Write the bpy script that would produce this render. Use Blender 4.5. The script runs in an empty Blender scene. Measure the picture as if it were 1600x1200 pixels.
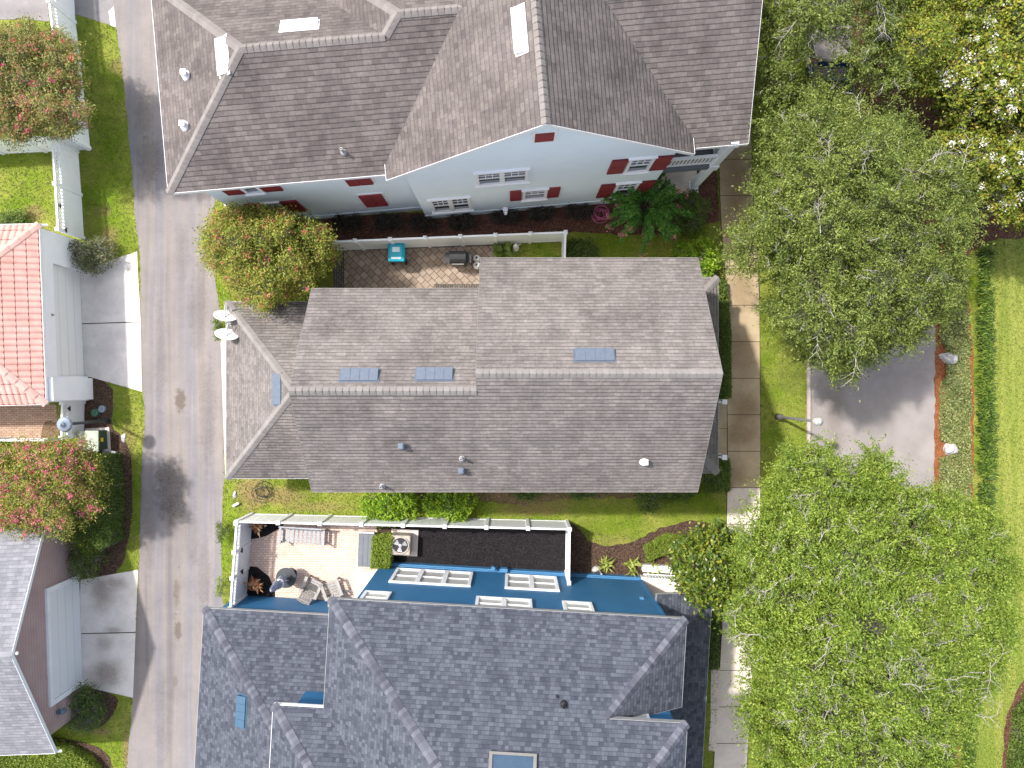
import bpy, math, random
import numpy as np
from mathutils import Vector, Matrix

# ------------------------------------------------------------------ camera, light, exposure
S = bpy.context.scene
COL = S.collection
CAM_H, FPX = 32.0, 1184.0           # drone height in m, focal length in photo pixels (1600 wide)
cd = bpy.data.cameras.new('drone_camera')
cam = bpy.data.objects.new('drone_camera', cd)
COL.objects.link(cam)
cam.location = (0, 0, CAM_H)
cd.sensor_width = 36.0
cd.lens = 36.0 * FPX / 1600.0
cd.clip_end = 600
cd.clip_start = 0.5
S.camera = cam

SUNV = Vector((-0.48, 0.25, 0.84)).normalized()
SUN_EL = math.asin(SUNV.z)
w = bpy.data.worlds.new('World')
S.world = w
w.use_nodes = True
wn = w.node_tree
wn.nodes.clear()
sky = wn.nodes.new('ShaderNodeTexSky')
sky.sky_type = 'NISHITA'
sky.sun_disc = False
sky.dust_density = 3.0
sky.sun_elevation = SUN_EL
sky.sun_rotation = math.atan2(SUNV.x, SUNV.y)
bg = wn.nodes.new('ShaderNodeBackground')
bg.inputs[1].default_value = 0.15
wo = wn.nodes.new('ShaderNodeOutputWorld')
hs = wn.nodes.new('ShaderNodeHueSaturation')      # thin summer cloud takes some of the blue out
hs.inputs['Saturation'].default_value = 0.6
wn.links.new(sky.outputs[0], hs.inputs['Color'])
wn.links.new(hs.outputs[0], bg.inputs[0])
wn.links.new(bg.outputs[0], wo.inputs[0])

sl = bpy.data.lights.new('sun', 'SUN')
sl.energy = 2.6
sl.angle = math.radians(2.0)
sl.color = (1.0, 0.965, 0.92)
so = bpy.data.objects.new('sun', sl)
COL.objects.link(so)
so.rotation_euler = SUNV.to_track_quat('Z', 'Y').to_euler()
so.location = (-20, 10, 50)

S.view_settings.view_transform = 'Standard'
S.view_settings.look = 'None'
S.view_settings.gamma = 1
S.view_settings.exposure = 1.2

PXM = FPX / CAM_H                   # 37 photo pixels per metre on the ground


def g(px, py, z=0.0):               # ground-plan coordinates (photo pixels at ground scale) -> metres
    return Vector(((px - 800) / PXM, (600 - py) / PXM, z))


def P(px, py, z):                   # a point seen at photo pixel px,py and standing z metres up
    k = (CAM_H - z) / FPX
    return Vector(((px - 800) * k, (600 - py) * k, z))


def hit(px, py, p0, n):             # where the sight line through px,py meets a roof plane
    o = Vector((0, 0, CAM_H))
    d = Vector(((px - 800) / FPX, (600 - py) / FPX, -1))
    t = (Vector(p0) - o).dot(n) / d.dot(n)
    return o + d * t


# ------------------------------------------------------------------ materials
def lin(c):
    out = []
    for v in c:
        v = v / 255.0
        out.append(v / 12.92 if v <= 0.04045 else ((v + 0.055) / 1.055) ** 2.4)
    return out


def al(r, gg, b, k=0.62):           # photo colour of a sunlit surface -> base colour
    return tuple(x * k for x in lin((r, gg, b))) + (1,)


class NT:
    def __init__(self, name, rough=0.9, spec=0.3):
        m = bpy.data.materials.new(name)
        m.use_nodes = True
        self.m, self.t = m, m.node_tree
        self.b = self.t.nodes['Principled BSDF']
        self.b.inputs['Roughness'].default_value = rough
        self.b.inputs['Specular IOR Level'].default_value = spec
        self._c = None

    def n(self, typ, **kw):
        nd = self.t.nodes.new(typ)
        for k, v in kw.items():
            setattr(nd, k, v)
        return nd

    def l(self, a, b):
        self.t.links.new(a, b)

    def coord(self, kind='Object'):
        if self._c is None:
            self._c = self.n('ShaderNodeTexCoord')
        return self._c.outputs[kind]

    def mapping(self, scale=(1, 1, 1), rot=(0, 0, 0), loc=(0, 0, 0), kind='Object'):
        mp = self.n('ShaderNodeMapping')
        self.l(self.coord(kind), mp.inputs[0])
        mp.inputs['Scale'].default_value = scale
        mp.inputs['Rotation'].default_value = rot
        mp.inputs['Location'].default_value = loc
        return mp.outputs[0]

    def noise(self, scale, detail=6, rough=0.6, vec=None):
        nd = self.n('ShaderNodeTexNoise')
        self.l(vec if vec is not None else self.coord(), nd.inputs['Vector'])
        nd.inputs['Scale'].default_value = scale
        nd.inputs['Detail'].default_value = detail
        nd.inputs['Roughness'].default_value = rough
        return nd.outputs[0]

    def ramp(self, fac, stops):
        r = self.n('ShaderNodeValToRGB')
        el = r.color_ramp.elements
        while len(el) > 1:
            el.remove(el[-1])
        el[0].position = stops[0][0]
        el[0].color = stops[0][1]
        for p, c in stops[1:]:
            e = el.new(p)
            e.color = c
        self.l(fac, r.inputs[0])
        return r.outputs[0]

    def mix(self, fac, a, b, mode='MIX'):
        m = self.n('ShaderNodeMix', data_type='RGBA', blend_type=mode)
        for s, v in ((m.inputs[0], fac), (m.inputs[6], a), (m.inputs[7], b)):
            if isinstance(v, (int, float)):
                s.default_value = v
            elif isinstance(v, tuple):
                s.default_value = v
            else:
                self.l(v, s)
        return m.outputs[2]

    def math(self, op, a, b=0.0, c=0.0):
        m = self.n('ShaderNodeMath', operation=op)
        for s, v in zip(m.inputs, (a, b, c)):
            if isinstance(v, (int, float)):
                s.default_value = v
            else:
                self.l(v, s)
        return m.outputs[0]

    def stain(self, px, py, rx, ry, amt=1.0, soft=0.5, nz=0.8, nscale=1.6):
        """worn, oily or shade-painted patch at a place on the ground, ragged by noise"""
        c = g(px, py)
        mp = self.mapping(scale=(PXM / rx, PXM / ry, 0), loc=(-c.x * PXM / rx, -c.y * PXM / ry, 0))
        ln = self.n('ShaderNodeVectorMath', operation='LENGTH')
        self.l(mp, ln.inputs[0])
        nn = self.noise(nscale, 8, 0.7)
        d = self.math('ADD', ln.outputs['Value'], self.math('MULTIPLY', self.math('SUBTRACT', nn, 0.5), nz * 2))
        mr = self.n('ShaderNodeMapRange', interpolation_type='SMOOTHSTEP')
        self.l(d, mr.inputs[0])
        mr.inputs[1].default_value = 1.0 - soft
        mr.inputs[2].default_value = 1.0 + soft * 0.4
        mr.inputs[3].default_value = amt
        mr.inputs[4].default_value = 0.0
        return mr.outputs[0]

    def bump(self, h, strength=0.5, dist=0.02):
        b = self.n('ShaderNodeBump')
        b.inputs['Strength'].default_value = strength
        b.inputs['Distance'].default_value = dist
        self.l(h, b.inputs['Height'])
        self.l(b.outputs[0], self.b.inputs['Normal'])

    def color(self, c):
        if isinstance(c, tuple):
            self.b.inputs['Base Color'].default_value = c
        else:
            self.l(c, self.b.inputs['Base Color'])


def noise_mat(name, stops, scale=6, detail=8, rough=0.9, bump=0.3, bscale=40, bdist=0.02, stretch=None, spec=0.3, rgh=0.65):
    t = NT(name, rough, spec)
    v = t.mapping(scale=stretch) if stretch else None
    t.color(t.ramp(t.noise(scale, detail, rgh, v), stops))
    if bump:
        t.bump(t.noise(bscale, 4, 0.6), bump, bdist)
    return t.m


def plain(name, c, rough=0.5, metal=0.0, spec=0.4, var=0.12, scale=5):
    t = NT(name, rough, spec)
    lo = tuple(x * (1 - var) for x in c[:3]) + (1,)
    hi = tuple(min(1, x * (1 + var)) for x in c[:3]) + (1,)
    t.color(t.ramp(t.noise(scale, 5), [(0.3, lo), (0.7, hi)]))
    t.b.inputs['Metallic'].default_value = metal
    return t.m


def shingle_mat(name, ca, cb, cline, row=0.15, width=0.32, line=0.35, stain=0.35, dark=None, step=0.9, spot=.5):
    t = NT(name, 0.95, 0.12)
    # slightly wavering courses
    wob = t.n('ShaderNodeTexNoise'); wob.inputs['Scale'].default_value = 1.4; wob.inputs['Detail'].default_value = 3
    t.l(t.coord('UV'), wob.inputs['Vector'])
    off = t.n('ShaderNodeVectorMath', operation='MULTIPLY_ADD')
    t.l(wob.outputs[1], off.inputs[0]); off.inputs[1].default_value = (.05, .035, 0); t.l(t.coord('UV'), off.inputs[2])
    uv = off.outputs[0]
    br = t.n('ShaderNodeTexBrick')
    br.offset = 0.37; br.offset_frequency = 2; br.squash = 0.7; br.squash_frequency = 3
    t.l(uv, br.inputs['Vector'])
    br.inputs['Color1'].default_value = ca
    br.inputs['Color2'].default_value = cb
    br.inputs['Mortar'].default_value = tuple(x * .75 for x in ca[:3]) + (1,)
    br.inputs['Scale'].default_value = 1.0
    br.inputs['Mortar Size'].default_value = 0.004
    br.inputs['Mortar Smooth'].default_value = 0.4
    br.inputs['Bias'].default_value = 0.0
    br.inputs['Brick Width'].default_value = width
    br.inputs['Row Height'].default_value = row
    c = br.outputs[0]
    sp = t.noise(55, 3, 0.7)
    c = t.mix(0.55, c, t.ramp(sp, [(0.3, (0.55, 0.55, 0.55, 1)), (0.7, (1.35, 1.35, 1.35, 1))]), 'MULTIPLY')
    blot = t.noise(9, 4, 0.6)
    c = t.mix(spot, c, t.ramp(blot, [(0.35, (0.78, 0.77, 0.78, 1)), (0.55, (1, 1, 1, 1)), (0.7, (1.3, 1.27, 1.24, 1))]), 'MULTIPLY')
    big = t.noise(0.6, 7, 0.65)
    c = t.mix(stain, c, t.ramp(big, [(0.32, dark or (0.45, 0.44, 0.45, 1)), (0.55, (1, 1, 1, 1)), (0.75, (1.25, 1.22, 1.2, 1))]), 'MULTIPLY')
    sv = t.mapping(scale=(2.2, 0.18, 1), kind='UV')
    st = t.noise(1.0, 6, 0.6, sv)
    c = t.mix(0.4, c, t.ramp(st, [(0.3, (0.7, 0.7, 0.72, 1)), (0.6, (1.12, 1.1, 1.08, 1))]), 'MULTIPLY')
    sep = t.n('ShaderNodeSeparateXYZ')
    t.l(uv, sep.inputs[0])
    saw = t.math('FRACT', t.math('DIVIDE', sep.outputs[1], row))
    ln = t.ramp(saw, [(0.0, (1, 1, 1, 1)), (0.10, (1, 1, 1, 1)), (0.2, (0, 0, 0, 1))])
    lnn = t.math('MULTIPLY', ln, t.math('MULTIPLY', t.ramp(t.noise(2.3, 5, .7), [(0.3, (0.25, .25, .25, 1)), (0.6, (1, 1, 1, 1))]), line))
    c = t.mix(lnn, c, cline)  # shade line at each course butt painted into the colour
    t.color(c)
    # each course steps down over the one below
    h = t.ramp(saw, [(0.0, (0, 0, 0, 1)), (0.16, (1, 1, 1, 1)), (1.0, (0.0, 0.0, 0.0, 1))])
    h = t.math('ADD', h, t.math('MULTIPLY', sp, 0.35))
    t.bump(h, step, 0.014)
    return t.m


LK = 1.5


def leaf_mat(name, stops, trans=0.3, rough=0.55, patch=None):
    t = NT(name, rough, 0.35)
    ge = t.n('ShaderNodeNewGeometry')
    stops = [(p_, (min(.9, q_[0] * LK), min(.9, q_[1] * LK), min(.9, q_[2] * LK * .8), 1)) for p_, q_ in stops] if not patch else stops
    c = t.ramp(ge.outputs['Random Per Island'], stops)
    nz = t.noise(0.9, 4, 0.6)
    lo, hi = patch or ((0.72, 0.78, 0.7, 1), (1.25, 1.18, 1.1, 1))
    c = t.mix(0.8, c, t.ramp(nz, [(0.35, lo), (0.65, hi)]), 'MULTIPLY')
    t.color(c)
    tr = t.n('ShaderNodeBsdfTranslucent')
    t.l(c, tr.inputs[0])
    mx = t.n('ShaderNodeMixShader')
    mx.inputs[0].default_value = trans
    t.l(t.b.outputs[0], mx.inputs[1])
    t.l(tr.outputs[0], mx.inputs[2])
    t.l(mx.outputs[0], t.t.nodes['Material Output'].inputs[0])
    return t.m


def c4(r, gg, b):
    return (r, gg, b, 1)


MAT = {}
# grass ground: patches of lush, yellowed and dry turf
t = NT('turf', 0.95, 0.1)
fine = t.noise(26, 6, 0.75)
big = t.noise(0.55, 6, 0.6)
mid = t.noise(3.2, 5, 0.65)
c = t.ramp(fine, [(0.28, al(76, 104, 20, .72)), (0.5, al(122, 150, 36, .72)), (0.72, al(170, 182, 74, .72))])
c = t.mix(t.ramp(big, [(0.4, c4(0, 0, 0)), (0.66, c4(1, 1, 1))]), c, t.ramp(fine, [(0.3, al(122, 134, 40, .7)), (0.7, al(206, 202, 110, .7))]))
c = t.mix(0.5, c, t.ramp(mid, [(0.3, c4(.72, .78, .6)), (0.7, c4(1.25, 1.2, 1.2))]), 'MULTIPLY')
dry = t.ramp(fine, [(0.3, al(128, 100, 62)), (0.7, al(205, 180, 130))])
for a in ((52, 333, 20, 16, .8), (183, 104, 14, 16, .7), (172, 375, 18, 24, .75), (435, 775, 55, 18, .85), (395, 770, 30, 30, .9),
          (160, 330, 16, 10, .6), (198, 690, 14, 40, .6), (835, 795, 70, 12, .8), (500, 792, 60, 10, .6), (860, 780, 40, 14, .5),
          (196, 1180, 6, 60, .8), (1550, 780, 10, 80, .6), (160, 1143, 18, 6, .8), (1235, 590, 25, 30, .3), (955, 845, 40, 10, .35)):
    c = t.mix(t.stain(*a, soft=.7), c, dry)
t.color(c)
t.bump(t.noise(45, 4, 0.7), 0.9, 0.05)
MAT['turf'] = t.m
# paler, striped lawn of the park side
t = NT('park_turf', 0.95, 0.1)
fine = t.noise(24, 6, 0.75)
stripe = t.noise(1.2, 3, 0.5, t.mapping(scale=(2.0, 0.12, 1)))
c = t.ramp(fine, [(0.28, al(126, 140, 50)), (0.5, al(172, 178, 84)), (0.72, al(212, 210, 130))])
c = t.mix(t.ramp(stripe, [(0.4, c4(0, 0, 0)), (0.62, c4(1, 1, 1))]), c, t.ramp(fine, [(0.3, al(104, 134, 44)), (0.7, al(168, 182, 80))]))
t.color(c)
t.bump(t.noise(45, 4, 0.7), 0.9, 0.05)
MAT['park_turf'] = t.m

# alley asphalt with long wheel tracks, worn patches, painted crape myrtle shade and cracks
t = NT('alley_asphalt', 0.9, 0.2)
track = t.noise(1.0, 5, 0.55, t.mapping(scale=(1.5, 0.05, 1)))
sp = t.noise(55, 3, 0.75)
c = t.ramp(track, [(0.3, al(168, 161, 163, .41)), (0.45, al(198, 188, 182, .41)), (0.58, al(180, 176, 181, .41)), (0.7, al(210, 198, 190, .41))])
c = t.mix(0.55, c, t.ramp(sp, [(0.28, c4(.62, .62, .64)), (0.72, c4(1.3, 1.28, 1.26))]), 'MULTIPLY')
c = t.mix(0.6, c, t.ramp(t.noise(0.8, 7, 0.7), [(0.35, c4(.8, .79, .79)), (0.65, c4(1.12, 1.1, 1.08))]), 'MULTIPLY')
dk = t.ramp(t.noise(9, 8, 0.8), [(0.35, al(92, 82, 76, .4)), (0.65, al(176, 164, 156, .4))])
br_ = al(136, 122, 104, .4)
for a in ((266, 765, 26, 48, .6), (262, 740, 22, 20, .4), (270, 800, 18, 24, .5), (225, 180, 14, 40, .35), (235, 250, 22, 40, .45), (300, 830, 14, 60, .25), (325, 650, 14, 90, .35), (310, 480, 16, 70, .3), (250, 560, 10, 120, .25), (232, 840, 10, 60, .3), (320, 900, 12, 60, .3), (255, 1120, 14, 80, .25), (285, 400, 12, 60, .25)):  # by the crape myrtles: part wear, part tree shade put into the colour
    c = t.mix(t.stain(*a, soft=.5, nz=1.0, nscale=3.0), c, dk)
for a in ((282, 625, 9, 20, .75), (278, 985, 7, 16, .7), (276, 925, 5, 22, .5), (274, 1065, 5, 10, .4)):
    c = t.mix(t.stain(*a, soft=.5, nz=1.1, nscale=4.0), c, br_)
# hairline cracks along the crown
cv = t.n('ShaderNodeTexVoronoi', feature='DISTANCE_TO_EDGE')
wv = t.mapping(scale=(1.0, 0.8, 1))
nz_ = t.n('ShaderNodeTexNoise')
t.l(t.coord(), nz_.inputs[0]); nz_.inputs['Scale'].default_value = 3.0
vm = t.n('ShaderNodeVectorMath', operation='MULTIPLY_ADD')
t.l(nz_.outputs[1], vm.inputs[0]); vm.inputs[1].default_value = (.5, .5, .5); t.l(wv, vm.inputs[2])
t.l(vm.outputs[0], cv.inputs['Vector']); cv.inputs['Scale'].default_value = 1.6
crack = t.ramp(cv.outputs[0], [(0.0, c4(1, 1, 1)), (0.012, c4(0, 0, 0))])
for a in ((277, 960, 9, 55, .8), (268, 770, 26, 50, .5), (278, 880, 8, 12, .7)):
    c = t.mix(t.math('MULTIPLY', crack, t.stain(*a, soft=.6)), c, al(100, 92, 86, .4))
t.color(c)
t.bump(sp, 0.5, 0.01)
MAT['alley'] = t.m

t = NT('street_asphalt', 0.9, 0.2)
sp = t.noise(60, 3, 0.75)
c = t.ramp(t.noise(0.9, 6, 0.6), [(0.3, al(186, 176, 170, .47)), (0.7, al(212, 202, 196, .47))])
c = t.mix(0.5, c, t.ramp(sp, [(0.28, c4(.68, .68, .7)), (0.72, c4(1.25, 1.25, 1.24))]), 'MULTIPLY')
c = t.mix(t.stain(1305, 640, 22, 60, .5, .8), c, al(158, 146, 134, .47))
t.color(c); t.bump(sp, 0.5, 0.01)
MAT['street'] = t.m


def concrete(name, base, blotches=(), dark=(118, 110, 104), k=0.9):
    t = NT(name, 0.85, 0.25)
    b = base
    c = t.ramp(t.noise(1.3, 8, 0.7), [(0.3, al(b[0] - 18, b[1] - 18, b[2] - 18, k)), (0.7, al(b[0] + 12, b[1] + 11, b[2] + 10, k))])
    sp = t.noise(70, 2, 0.7)
    c = t.mix(0.35, c, t.ramp(sp, [(0.3, c4(.75, .75, .75)), (0.7, c4(1.2, 1.2, 1.2))]), 'MULTIPLY')
    dk = t.ramp(t.noise(14, 6, 0.8), [(0.35, al(*dark, k)), (0.7, al(*[min(255, int(v * 1.35)) for v in dark], k))])
    for a in blotches:
        c = t.mix(t.stain(*a, soft=.8, nz=.6), c, dk)
    t.color(c); t.bump(sp, 0.3, 0.006)
    return t.m


MAT['drive_a'] = concrete('driveway_concrete', (216, 210, 205), ((160, 470, 26, 30, .35), (170, 540, 26, 30, .3), (150, 440, 18, 10, .4)), (150, 144, 142))
MAT['drive_c'] = concrete('grey_driveway_concrete', (182, 176, 176), ((30, 20, 60, 14, .5),), (130, 126, 128), .5)  # dark patch on the yard is shadow painted into the concrete
MAT['drive_b'] = concrete('stained_driveway_concrete', (216, 209, 202), ((160, 925, 20, 34, .8), (182, 912, 22, 12, .7), (162, 1005, 16, 16, .6), (168, 1052, 30, 24, .85), (178, 985, 14, 6, .6)), (126, 116, 106))
MAT['pale_concrete'] = concrete('pale_concrete', (226, 214, 202))
MAT['walk_stained'] = concrete('stained_walk_concrete', (176, 158, 128), ((1158, 555, 26, 40, .6), (1165, 640, 26, 34, .8), (1158, 680, 30, 20, .7), (1160, 450, 30, 40, .6), (1150, 290, 30, 80, .8), (1150, 740, 20, 20, .5)), (112, 94, 70), .95)  # brown wear, plus walkway shade by the white house painted in
MAT['walk_clean'] = concrete('clean_walk_concrete', (214, 202, 188), ((1150, 1110, 26, 14, .3),), (160, 140, 124))
MAT['walk_joint'] = noise_mat('joint_dirt', [(0.3, al(70, 62, 48)), (0.7, al(100, 88, 66))], 20)
MAT['curb'] = concrete('curb_concrete', (186, 172, 164))


def pavers(name, ca, cb, mortar, bw, rh, rot, border=None):
    t = NT(name, 0.85, 0.25)
    br = t.n('ShaderNodeTexBrick')
    t.l(t.mapping(rot=(0, 0, rot)), br.inputs['Vector'])
    br.inputs['Scale'].default_value = 1
    br.inputs['Brick Width'].default_value = bw
    br.inputs['Row Height'].default_value = rh
    br.inputs['Mortar Size'].default_value = 0.012
    br.inputs['Mortar Smooth'].default_value = 0.3
    br.inputs['Color1'].default_value = ca
    br.inputs['Color2'].default_value = cb
    br.inputs['Mortar'].default_value = mortar
    c = t.mix(0.6, br.outputs[0], t.ramp(t.noise(3.0, 6, 0.7), [(0.3, c4(.72, .7, .68)), (0.7, c4(1.2, 1.18, 1.15))]), 'MULTIPLY')
    t.color(c)
    t.bump(t.math('SUBTRACT', 1.0, br.outputs[1]), 0.6, 0.012)
    return t.m


MAT['pavers_tan'] = pavers('tan_diamond_pavers', al(166, 146, 130), al(194, 176, 158), al(88, 74, 64), 0.30, 0.26, math.radians(45))
MAT['pavers_pink'] = pavers('pink_pavers', al(226, 200, 182, .78), al(240, 218, 202, .78), al(200, 168, 150, .78), 0.2, 0.1, 0)
MAT['pavers_grey'] = pavers('grey_edging_pavers', al(112, 104, 98), al(140, 132, 124), al(70, 62, 56), 0.2, 0.1, math.radians(90))
MAT['pavers_brown'] = pavers('brown_brick_pavers', al(196, 164, 140), al(216, 186, 160), al(164, 132, 112), 0.22, 0.09, 0)


def mulch(name, stops, sc=30):
    t = NT(name, 0.95, 0.1)
    v = t.n('ShaderNodeTexVoronoi')
    t.l(t.mapping(scale=(1, 1.6, 1), rot=(0, 0, .5)), v.inputs['Vector'])
    v.inputs['Scale'].default_value = sc
    c = t.ramp(v.outputs['Color'], stops)
    c = t.mix(0.6, c, t.ramp(t.noise(2.5, 6, 0.7), [(0.3, c4(.65, .65, .65)), (0.7, c4(1.3, 1.25, 1.2))]), 'MULTIPLY')
    t.color(c)
    t.bump(v.outputs['Distance'], 0.9, 0.04)
    return t.m


MAT['mulch_dark'] = mulch('dark_brown_mulch', [(0.1, al(62, 46, 40)), (0.5, al(104, 82, 70)), (0.9, al(150, 126, 108))])
MAT['mulch_red'] = mulch('red_brown_mulch', [(0.1, al(76, 48, 42)), (0.5, al(124, 86, 72)), (0.9, al(164, 126, 106))])
MAT['gravel_black'] = mulch('black_rubber_mulch', [(0.1, al(34, 32, 36)), (0.6, al(56, 53, 56)), (0.95, al(96, 92, 92))], 42)
MAT['straw'] = mulch('orange_pine_straw', [(0.1, al(136, 80, 50)), (0.5, al(188, 118, 78)), (0.9, al(214, 152, 108))], 34)
MAT['dirt'] = mulch('dry_leaf_dirt', [(0.1, al(110, 86, 66)), (0.5, al(160, 132, 106)), (0.9, al(196, 168, 138))], 30)

# roofs
MAT['shingle_taupe'] = shingle_mat('taupe_shingles', al(146, 136, 133, .41), al(172, 162, 157, .41), al(60, 54, 54, .5), 0.165, 0.28, .3, 0.5, None, .8, .5)
MAT['shingle_greige'] = shingle_mat('grey_beige_shingles', al(158, 151, 146, .45), al(182, 173, 168, .45), al(84, 78, 78, .52), 0.14, 0.33, .10, 0.5, None, 1.2, .7)
MAT['shingle_slate'] = shingle_mat('blue_grey_shingles', al(102, 107, 121, .36), al(143, 149, 163, .36), al(84, 86, 98, .36), 0.13, 0.17, .2, 0.15, None, .45, .25)
MAT['shingle_pale'] = shingle_mat('pale_grey_shingles', al(170, 171, 178, .42), al(200, 201, 208, .42), al(128, 128, 138, .6), 0.15, 0.3, .5, 0.15, None, .5, .3)


def cap_mat(name, a, b):
    t = NT(name, 0.95, 0.15)
    ge = t.n('ShaderNodeNewGeometry')
    c = t.ramp(ge.outputs['Random Per Island'], [(0.0, a), (1.0, b)])
    c = t.mix(0.4, c, t.ramp(t.noise(50, 2, .7), [(0.3, c4(.7, .7, .7)), (0.7, c4(1.25, 1.25, 1.25))]), 'MULTIPLY')
    t.color(c)
    return t.m


MAT['cap_taupe'] = cap_mat('taupe_cap', al(170, 161, 156, .45), al(184, 175, 170, .45))
MAT['cap_greige'] = cap_mat('greige_cap', al(172, 165, 160, .46), al(186, 179, 174, .46))
MAT['cap_slate'] = cap_mat('slate_cap', al(112, 114, 128, .36), al(164, 167, 180, .36))
MAT['cap_pale'] = cap_mat('pale_cap', al(180, 180, 186, .42), al(206, 206, 212, .42))
# clay pan tiles
t = NT('coral_clay_tiles', 0.7, 0.3)
sep = t.n('ShaderNodeSeparateXYZ'); t.l(t.coord('UV'), sep.inputs[0])
fu = t.math('FRACT', t.math('DIVIDE', sep.outputs[0], 0.24))
fv = t.math('FRACT', t.math('DIVIDE', sep.outputs[1], 0.42))
wav = t.math('ABSOLUTE', t.math('SINE', t.math('MULTIPLY', fu, math.pi)))
edge = t.ramp(t.math('ADD', fv, t.math('MULTIPLY', wav, 0.05)), [(0.0, c4(1, 1, 1)), (0.07, c4(1, 1, 1)), (0.11, c4(0, 0, 0))])
c = t.ramp(t.noise(2.2, 5, .6), [(0.3, al(222, 164, 150)), (0.7, al(242, 190, 178))])
c = t.mix(edge, c, al(120, 58, 50))  # shadow line of each tile course painted dark
t.color(c)
t.bump(t.math('ADD', t.math('MULTIPLY', wav, 1.0), t.math('MULTIPLY', fv, -0.4)), 1.0, 0.05)
MAT['clay'] = t.m
MAT['clay_cap'] = cap_mat('clay_cap', al(216, 172, 160), al(236, 196, 184))

# walls and trim
MAT['stucco_white'] = noise_mat('pale_blue_white_stucco', [(0.3, c4(.72, .80, .85)), (0.7, c4(.78, .86, .90))], 0.8, 8, 0.9, 0.35, 70, 0.01)
MAT['stucco_warm'] = noise_mat('white_stucco', [(0.3, c4(.78, .80, .82)), (0.7, c4(.84, .85, .87))], 0.8, 8, 0.9, 0.3, 70, 0.01)
MAT['white'] = plain('white_paint', c4(.80, .80, .80), 0.5, var=.05, scale=2)
MAT['vinyl'] = plain('white_vinyl', c4(.80, .81, .82), 0.4, var=.05, scale=1.2)
MAT['blue_wall'] = noise_mat('blue_painted_wall', [(0.3, c4(.020, .120, .255)), (0.7, c4(.030, .150, .31))], 0.9, 7, 0.6, 0.25, 60, 0.006, spec=.4)
MAT['blue_trim'] = plain('blue_painted_metal', c4(.05, .17, .32), 0.45, var=.1)
t = NT('mauve_lap_siding', 0.8, 0.25)
sep = t.n('ShaderNodeSeparateXYZ'); t.l(t.coord(), sep.inputs[0])
saw = t.math('FRACT', t.math('DIVIDE', sep.outputs[2], 0.16))
c = t.ramp(t.noise(1.0, 6, .6), [(0.3, al(164, 140, 136, 1.0)), (0.7, al(180, 156, 150, 1.0))])
c = t.mix(t.ramp(saw, [(0.0, c4(1, 1, 1)), (0.1, c4(0, 0, 0))]), c, al(130, 108, 106))
t.color(c); t.bump(t.math('MULTIPLY', saw, -1.0), 0.8, 0.02)
MAT['siding'] = t.m
MAT['cream_wall'] = noise_mat('cream_wall', [(0.3, c4(.5, .47, .42)), (0.7, c4(.6, .57, .5))], 1)
t = NT('red_louvred_shutter', 0.55, 0.35)
sep = t.n('ShaderNodeSeparateXYZ'); t.l(t.coord(), sep.inputs[0])
saw = t.math('FRACT', t.math('DIVIDE', sep.outputs[2], 0.07))
t.color(t.mix(t.ramp(saw, [(0.0, c4(1, 1, 1)), (0.25, c4(0, 0, 0))]), c4(.225, .026, .03), c4(.11, .014, .016)))
t.bump(t.math('MULTIPLY', saw, -1.0), 0.7, 0.02)
MAT['shutter'] = t.m
MAT['glass_dark'] = plain('dark_window_glass', c4(.05, .065, .08), 0.08, spec=.8)
t = NT('window_with_blinds', 0.35, 0.5)
sep = t.n('ShaderNodeSeparateXYZ'); t.l(t.coord(), sep.inputs[0])
saw = t.math('FRACT', t.math('DIVIDE', sep.outputs[2], 0.06))
t.color(t.mix(t.ramp(saw, [(0.0, c4(1, 1, 1)), (0.3, c4(0, 0, 0))]), c4(.55, .54, .51), c4(.38, .38, .37)))
t.b.inputs['Coat Weight'].default_value = .4
MAT['glass_blind'] = t.m
t = NT('panelled_garage_door', 0.5, 0.3)
sep = t.n('ShaderNodeSeparateXYZ'); t.l(t.coord(), sep.inputs[0])
saw = t.math('FRACT', t.math('DIVIDE', sep.outputs[2], 0.53))
t.color(t.mix(t.ramp(saw, [(0.0, c4(1, 1, 1)), (0.04, c4(0, 0, 0))]), c4(.72, .73, .72), c4(.5, .5, .5)))
MAT['garage_door'] = t.m

MAT['blue_vent'] = plain('blue_grey_vent_paint', c4(.035, .085, .14), 0.5, var=.1)
MAT['grey_metal'] = plain('blue_grey_vent_metal', al(128, 140, 156, .5), 0.45, 0.2, var=.1, scale=9)
MAT['white_metal'] = plain('white_vent_metal', c4(.8, .8, .8), 0.5, var=.06)
MAT['lead'] = plain('lead_pipe', c4(.36, .36, .36), 0.5, .3)
MAT['black'] = plain('black_plastic', c4(.018, .018, .02), 0.45)
MAT['charcoal'] = plain('charcoal_metal', c4(.045, .05, .055), 0.4, .2)
MAT['lamp_grey'] = plain('lamp_shade_metal', c4(.22, .26, .31), 0.4, .2)
MAT['pole_grey'] = plain('weathered_pole', c4(.16, .155, .145), 0.6, .1)
MAT['lamp_pale'] = noise_mat('mottled_grey_lamp', [(0.3, c4(.22, .22, .22)), (0.6, c4(.5, .5, .49))], 14, 5, .6, 0)
MAT['milk'] = plain('milky_lamp_lens', c4(.7, .7, .68), 0.35)
MAT['teal'] = plain('teal_plastic', c4(.01, .34, .46), 0.45, var=.08)
MAT['label_pale'] = plain('pale_sticker', c4(.55, .68, .7), 0.5)
MAT['steel_white'] = plain('white_cylinder_paint', c4(.72, .72, .70), 0.35)
MAT['brass'] = plain('brass', c4(.35, .25, .1), 0.4, .7)
MAT['grey_wood'] = noise_mat('weathered_grey_wood', [(0.3, c4(.24, .24, .25)), (0.7, c4(.40, .40, .41))], 3, 6, .8, .4, 30, .004, stretch=(1, 8, 8))
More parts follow.
